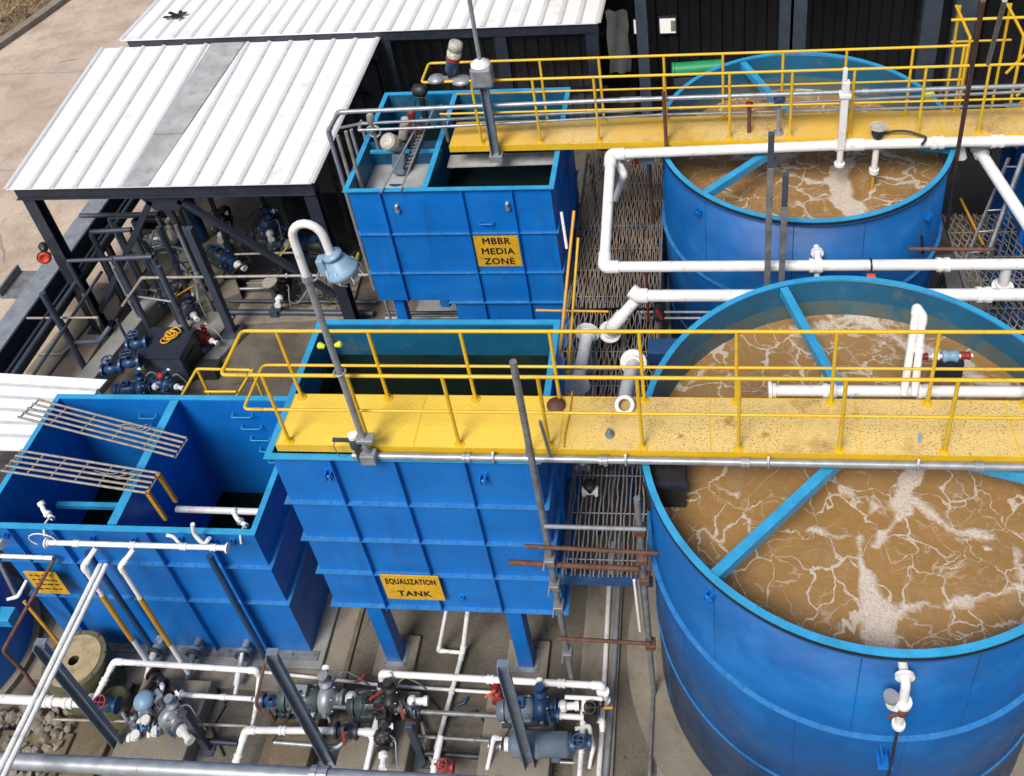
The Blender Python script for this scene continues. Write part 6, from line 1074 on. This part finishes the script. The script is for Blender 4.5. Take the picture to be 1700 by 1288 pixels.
# ================================================================ MORE OF THE SMALL THINGS
p = P(1112, 782, z=4.35); t = thing('dark_box', 'black box hung inside the near round tank under the walkway at its left', 'box', (p.x, p.y, 3.9)); obj('box', MB().box(p.x-.25, p.x+.16, 6.3, 6.9, 3.9, 4.4), 'blackm', t); obj('lip', MB().box(p.x-.27, p.x+.18, 6.26, 6.3, 4.36, 4.42), 'navy', t)  # plain black box set at a dark hole inside the tank
# fittings crowding the head of the bar grating
for px, py, zz, mm, m2_, lb in ((968, 775, 2.75, 'steel', 'galv', 'grey valve at the left head of the bar grating walk'), (1006, 770, 2.75, 'blackm', 'pvc', 'black valve with a white cap at the head of the bar grating'), (1042, 768, 2.8, 'slate', 'galv', 'slate valve at the right head of the bar grating'), (980, 815, 2.6, 'pvc', 'blackm', 'small white capped valve half way up the bar grating')):
    p = L_(px, py, zz); t = thing('valve', lb, 'valve', p-Vector((0, 0, .15))); obj('body', MB().lathe(p-Vector((.1, 0, 0)), (1, 0, 0), [(0, .06), (.03, .08), (.05, .05), (.15, .05), (.17, .08), (.2, .06)], 14), mm, t); obj('bonnet', MB().lathe(p, (0, 0, 1), [(0, .05), (.1, .05), (.11, .08), (.14, .08), (.15, .03)], 12), m2_, t)
# under the shelter: risers, hoses, brackets and a thin black sheet on the floor
struct('black_floor_sheet', MB().box(-9.6, -6.9, 13.2, 16.6, .004, .03), 'blackm')
rq = random.Random(11)
frames = ((-11.0, 13.5, 1.9, .045, 'slate', 'dark square post third from the left column, close to the trough'), (-10.4, 14.6, 2.4, .04, 'slate', 'dark post far back beneath the left half of the shelter'), (-9.8, 13.0, 2.2, .05, 'slate', 'dark post just right of the left brace'), (-9.2, 13.9, 2.6, .05, 'navy', 'thick navy post behind the gusset plate'), (-8.7, 14.8, 2.6, .045, 'blackm', 'black riser behind the blue bottle'), (-7.9, 14.0, 3.0, .05, 'blackm', 'tall black riser above the black floor sheet'), (-7.2, 15.0, 3.0, .045, 'blackm', 'black riser at the right end of the black floor sheet'))
for (x, y, h_, r_, mm, lb) in frames:
    t = thing('steel_post', lb, 'post', (x, y, .05)); obj('shaft', MB().cyl((x, y, .06), (x, y, h_), r_), mm, t); obj('foot_plate', MB().box(x-.1, x+.1, y-.1, y+.1, .055, .07), mm, t); obj('clamp', MB().cyl((x, y, h_*.55), (x, y, h_*.55+.08), r_*1.4), mm, t)
for (x, y, z, d, sc, mm, m2_, lb) in ((-8.9, 14.4, .75, (1, .3, 0), 1.6, 'slate', 'mblue', 'slate pump with a blue casing above the black floor sheet'), (-8.1, 13.6, .5, (.2, -1, 0), 1.5, 'blackm', 'blackm', 'black pump low at the left side of the black floor sheet'), (-7.4, 14.2, .6, (-1, .2, 0), 1.6, 'blackm', 'mblue', 'black pump with a blue casing by the right side of the black floor sheet'), (-10.3, 13.3, .35, (.4, 1, 0), 1.3, 'slate', 'slate', 'slate pump on the floor between the frames'), (-9.5, 12.2, .3, (1, -.4, 0), 1.1, 'blackm', 'red', 'small black pump with a red casing in front of the frames')):
    pump(lb, (x, y, z), d, sc, mm, m2_)
for i, (mm, lb) in enumerate((('ochre', 'yellow hose looping over the dark pumps'), ('blackm', 'black hose looping on the floor under the shelter'), ('lgreen', 'lime hose hanging by the black floor sheet'), ('steel', 'grey hose on the floor by the slate pump'), ('blackm', 'black hose near the right shelter column'))):
    c = Vector((-9.9+i*.75, 13.2+(i % 3)*.6, .5)); pts = [c+Vector((math.cos(k*.9+i)*(.25+.03*k), math.sin(k*.9+i)*.3, .25*math.sin(k*1.3+i))) for k in range(9)]
    tag(obj('hose', MB().tube(fillet(pts, .12), .022, 6), mm), lb, 'hose')
for i, (pa, pb, zz, r_, mm, lb) in enumerate((((268, 420), (300, 418), 1.5, .03, 'slate', 'short dark rail between the middle posts'), ((300, 440), (330, 470), .9, .03, 'galv', 'pale short tube by the middle post'), ((410, 470), (445, 470), .6, .025, 'bar', 'short light tube near the disc topped post'), ((165, 480), (205, 478), .5, .02, 'bar', 'bent rod on the pale step'), ((385, 480), (440, 478), .25, .03, 'galv', 'pale tube on the floor behind the floor rail'), ((330, 500), (322, 440), .8, .035, 'galv', 'galvanised tube strapped along the square post'))):
    T(L_(*pa, zz), L_(*pb, zz), r_, mm, 'tube', lb)
# small puddle stains need no objects; loose hardware of the pump yard does
for (px, py, zz, mm, lb) in ((520, 1150, .35, 'pvc', 'loose white pipe end on the second plinth'), (655, 1205, .1, 'pblue', 'small pale blue scrap beside the elbow pipe'), (300, 1245, .1, 'pvc', 'loose white elbow on the floor of the first bay'), (590, 1130, .3, 'red', 'small red offcut by the third plinth'), (760, 1170, .02, 'mblue', 'small blue offcut on the floor of the third bay')):
    p = L_(px, py, zz); tag(obj('offcut', MB().tube(fillet([p, p+Vector((.09, .02, .02)), p+Vector((.11, .08, .03))], .03), .024, 8), mm), lb, 'offcut')
for i, (px, lb) in enumerate(((290, 'first'), (575, 'second'), (700, 'third'), (880, 'fourth'))):
    p = L_(px, 1200, .12); q = L_(px+16, 1262, .12); T(p, q, .022, 'pvc' if i % 2 else 'bar', 'drain_pipe', lb+' of four short drain pipes running toward the camera between the plinths')
for i, (px, py, zz, hh, mm, lb) in enumerate(((258, 1180, .3, .5, 'blackm', 'black bracket in front of the left pump'), (505, 1195, .3, .45, 'steel', 'steel bracket in front of the second pump'), (648, 1195, .25, .5, 'blackm', 'black bracket in front of the dark middle pump'), (855, 1200, .3, .4, 'steel', 'steel bracket between the right pump and the filter'))):
    p = L_(px, py, zz); t = thing('bracket', lb, 'bracket', (p.x, p.y, .3)); obj('upright', MB().box(p.x-.03, p.x+.03, p.y-.02, p.y+.02, .31, .31+hh*.6), mm, t); obj('arm', MB().box(p.x-.14, p.x+.14, p.y-.02, p.y+.02, .31+hh*.6, .34+hh*.6), mm, t)
# ---------------------------------------------------------------- secondary pipework of the pump yard
YD = (
    ('grey pipe crossing the first bay in front of the plinth', ((200, 1178, .35), (225, 1215, .3), (300, 1212, .3)), .028, 'galv'),
    ('white pipe climbing between the left pump and the flow meter', ((248, 1190, .35), (262, 1168, .6), (270, 1140, .7), (262, 1120, .5)), .026, 'pvc'),
    ('brown pipe behind the left pump', ((250, 1118, .5), (285, 1140, .55), (300, 1170, .4)), .026, 'rust'),
    ('thin white riser left of the second plinth', ((430, 1118, .6), (424, 1180, .5), (418, 1208, .45)), .024, 'pvc'),
    ('white elbow pipe between the second pump and its base', ((505, 1168, .45), (520, 1185, .4), (500, 1210, .4)), .028, 'pvc'),
    ('grey pipe along the front of the second plinth', ((455, 1232, .3), (560, 1240, .3), (580, 1225, .35)), .026, 'galv'),
    ('white riser in front of the dark middle pump', ((630, 1140, .5), (634, 1175, .45), (628, 1205, .4)), .034, 'pvc'),
    ('thin red brown pipe beside the dark middle pump', ((660, 1150, .5), (668, 1190, .4), (690, 1200, .3)), .018, 'rust'),
    ('white pipe climbing right of the red valve, third pump', ((832, 1158, .5), (840, 1175, .45), (835, 1200, .4)), .024, 'pvc'),
    ('navy pipe between the third pump and the filter', ((858, 1200, .45), (870, 1215, .4), (868, 1228, .4)), .03, 'mblue'),
    ('white bent pipe right of the grey filter', ((955, 1210, .45), (978, 1205, .4), (985, 1240, .3), (978, 1275, .15)), .024, 'pvc'),
    ('grey conduit on the floor of the fourth bay', ((930, 1265, .05), (985, 1268, .05)), .022, 'galv'),
    ('dark conduit curling at the foot of the third plinth', ((705, 1215, .1), (735, 1235, .08), (700, 1275, .05)), .014, 'blackm'),
    ('black cable snaking over the floor of the third bay', ((715, 1160, .02), (745, 1195, .02), (790, 1180, .02), (812, 1210, .02)), .012, 'blackm'),
    ('black cable snaking over the floor of the first bay', ((355, 1130, .02), (375, 1170, .02), (352, 1210, .02), (372, 1255, .02)), .012, 'blackm'),
    ('thin pale tube standing on the second plinth', ((535, 1135, .35), (538, 1165, .5), (548, 1200, .4)), .018, 'bar'))
for lb, pts, r_, mm in YD: yp(lb, pts, r_, m=mm, name='yard_pipe')
for (px, py, zz, d, sc, mm, hm, lb) in (
    (300, 1180, .5, (1, -.5, 0), .8, 'navy', 'red', 'navy valve with a short red lever right of the left pump'), (240, 1208, .4, (1, .1, 0), .8, 'mblue', 'pblue', 'small blue valve with a pale lever at the left channel post foot'),
    (222, 1190, .45, (0, 1, .1), .8, 'galv', 'red', 'steel valve with a red lever below the flow meter'), (625, 1190, .5, (0, 1, .1), .9, 'blackm', 'red', 'black valve with a red lever on the white riser'),
    (470, 1185, .45, (1, 0, 0), .8, 'blackm', 'mblue', 'black valve with a blue lever below the second pump'), (686, 1182, .5, (1, 0, 0), .8, 'navy', 'mblue', 'navy valve with a blue lever at the head of the long dark pipe'),
    (842, 1162, .55, (1, 0, 0), .8, 'pblue', 'red', 'pale blue valve with a red lever over the third pump'), (970, 1190, .45, (1, 0, 0), .8, 'blackm', 'red', 'black valve on the cross pipe near the right upright'),
    (640, 1228, .4, (1, 0, 0), .9, 'pvc', 'blackm', 'white union valve with a black lever beside the pipe going down'), (822, 1238, .4, (1, 0, 0), .7, 'galv', 'red', 'steel valve at the left end of the filter')):
    valve(lb, L_(px, py, zz), d, sc, mm, hm)
# more uprights and rails under the shelter, and pieces on the pavement step
for i, (px, py, h_, r_, mm, lb) in enumerate(((205, 505, 1.5, .035, 'slate', 'slim dark riser right of the corner column foot'), (240, 548, 1.7, .03, 'galv', 'galvanised riser behind the grey kerb wall'), (300, 540, 1.9, .045, 'slate', 'dark riser two steps left of the square post'), (315, 560, 1.6, .03, 'postgrey', 'blue grey riser just left of the square post'), (285, 500, 2.1, .04, 'navy', 'navy riser behind the dark machine box'), (228, 596, 1.1, .025, 'slate', 'short slim riser above the blue valves'), (355, 520, 2.3, .035, 'galv', 'pale riser strapped behind the square post'), (176, 560, 1.2, .025, 'moss', 'greenish riser near the bent grey tube'))):
    q = L_(px, py, .06); t = thing('riser', lb, 'pipe', (q.x, q.y, .05)); obj('tube', MB().cyl((q.x, q.y, .06), (q.x, q.y, h_), r_), mm, t); obj('foot', MB().cyl((q.x, q.y, .055), (q.x, q.y, .08), r_*2.4, 12), mm, t); obj('coupling', MB().cyl((q.x, q.y, h_*.45), (q.x, q.y, h_*.45+.1), r_*1.35, 12), mm, t)
for i, (pa, pb, zz, r_, mm, lb) in enumerate((((205, 505), (285, 500), 1.3, .025, 'slate', 'thin dark rail linking the risers behind the kerb wall'), ((240, 548), (315, 560), 1.0, .02, 'galv', 'thin pale rail just above the machine box'), ((285, 500), (355, 520), 1.7, .03, 'slate', 'dark rail between the navy riser and the square post'))):
    a_, b_ = L_(*pa, .06), L_(*pb, .06); T((a_.x, a_.y, zz), (b_.x, b_.y, zz), r_, mm, 'tube', lb)
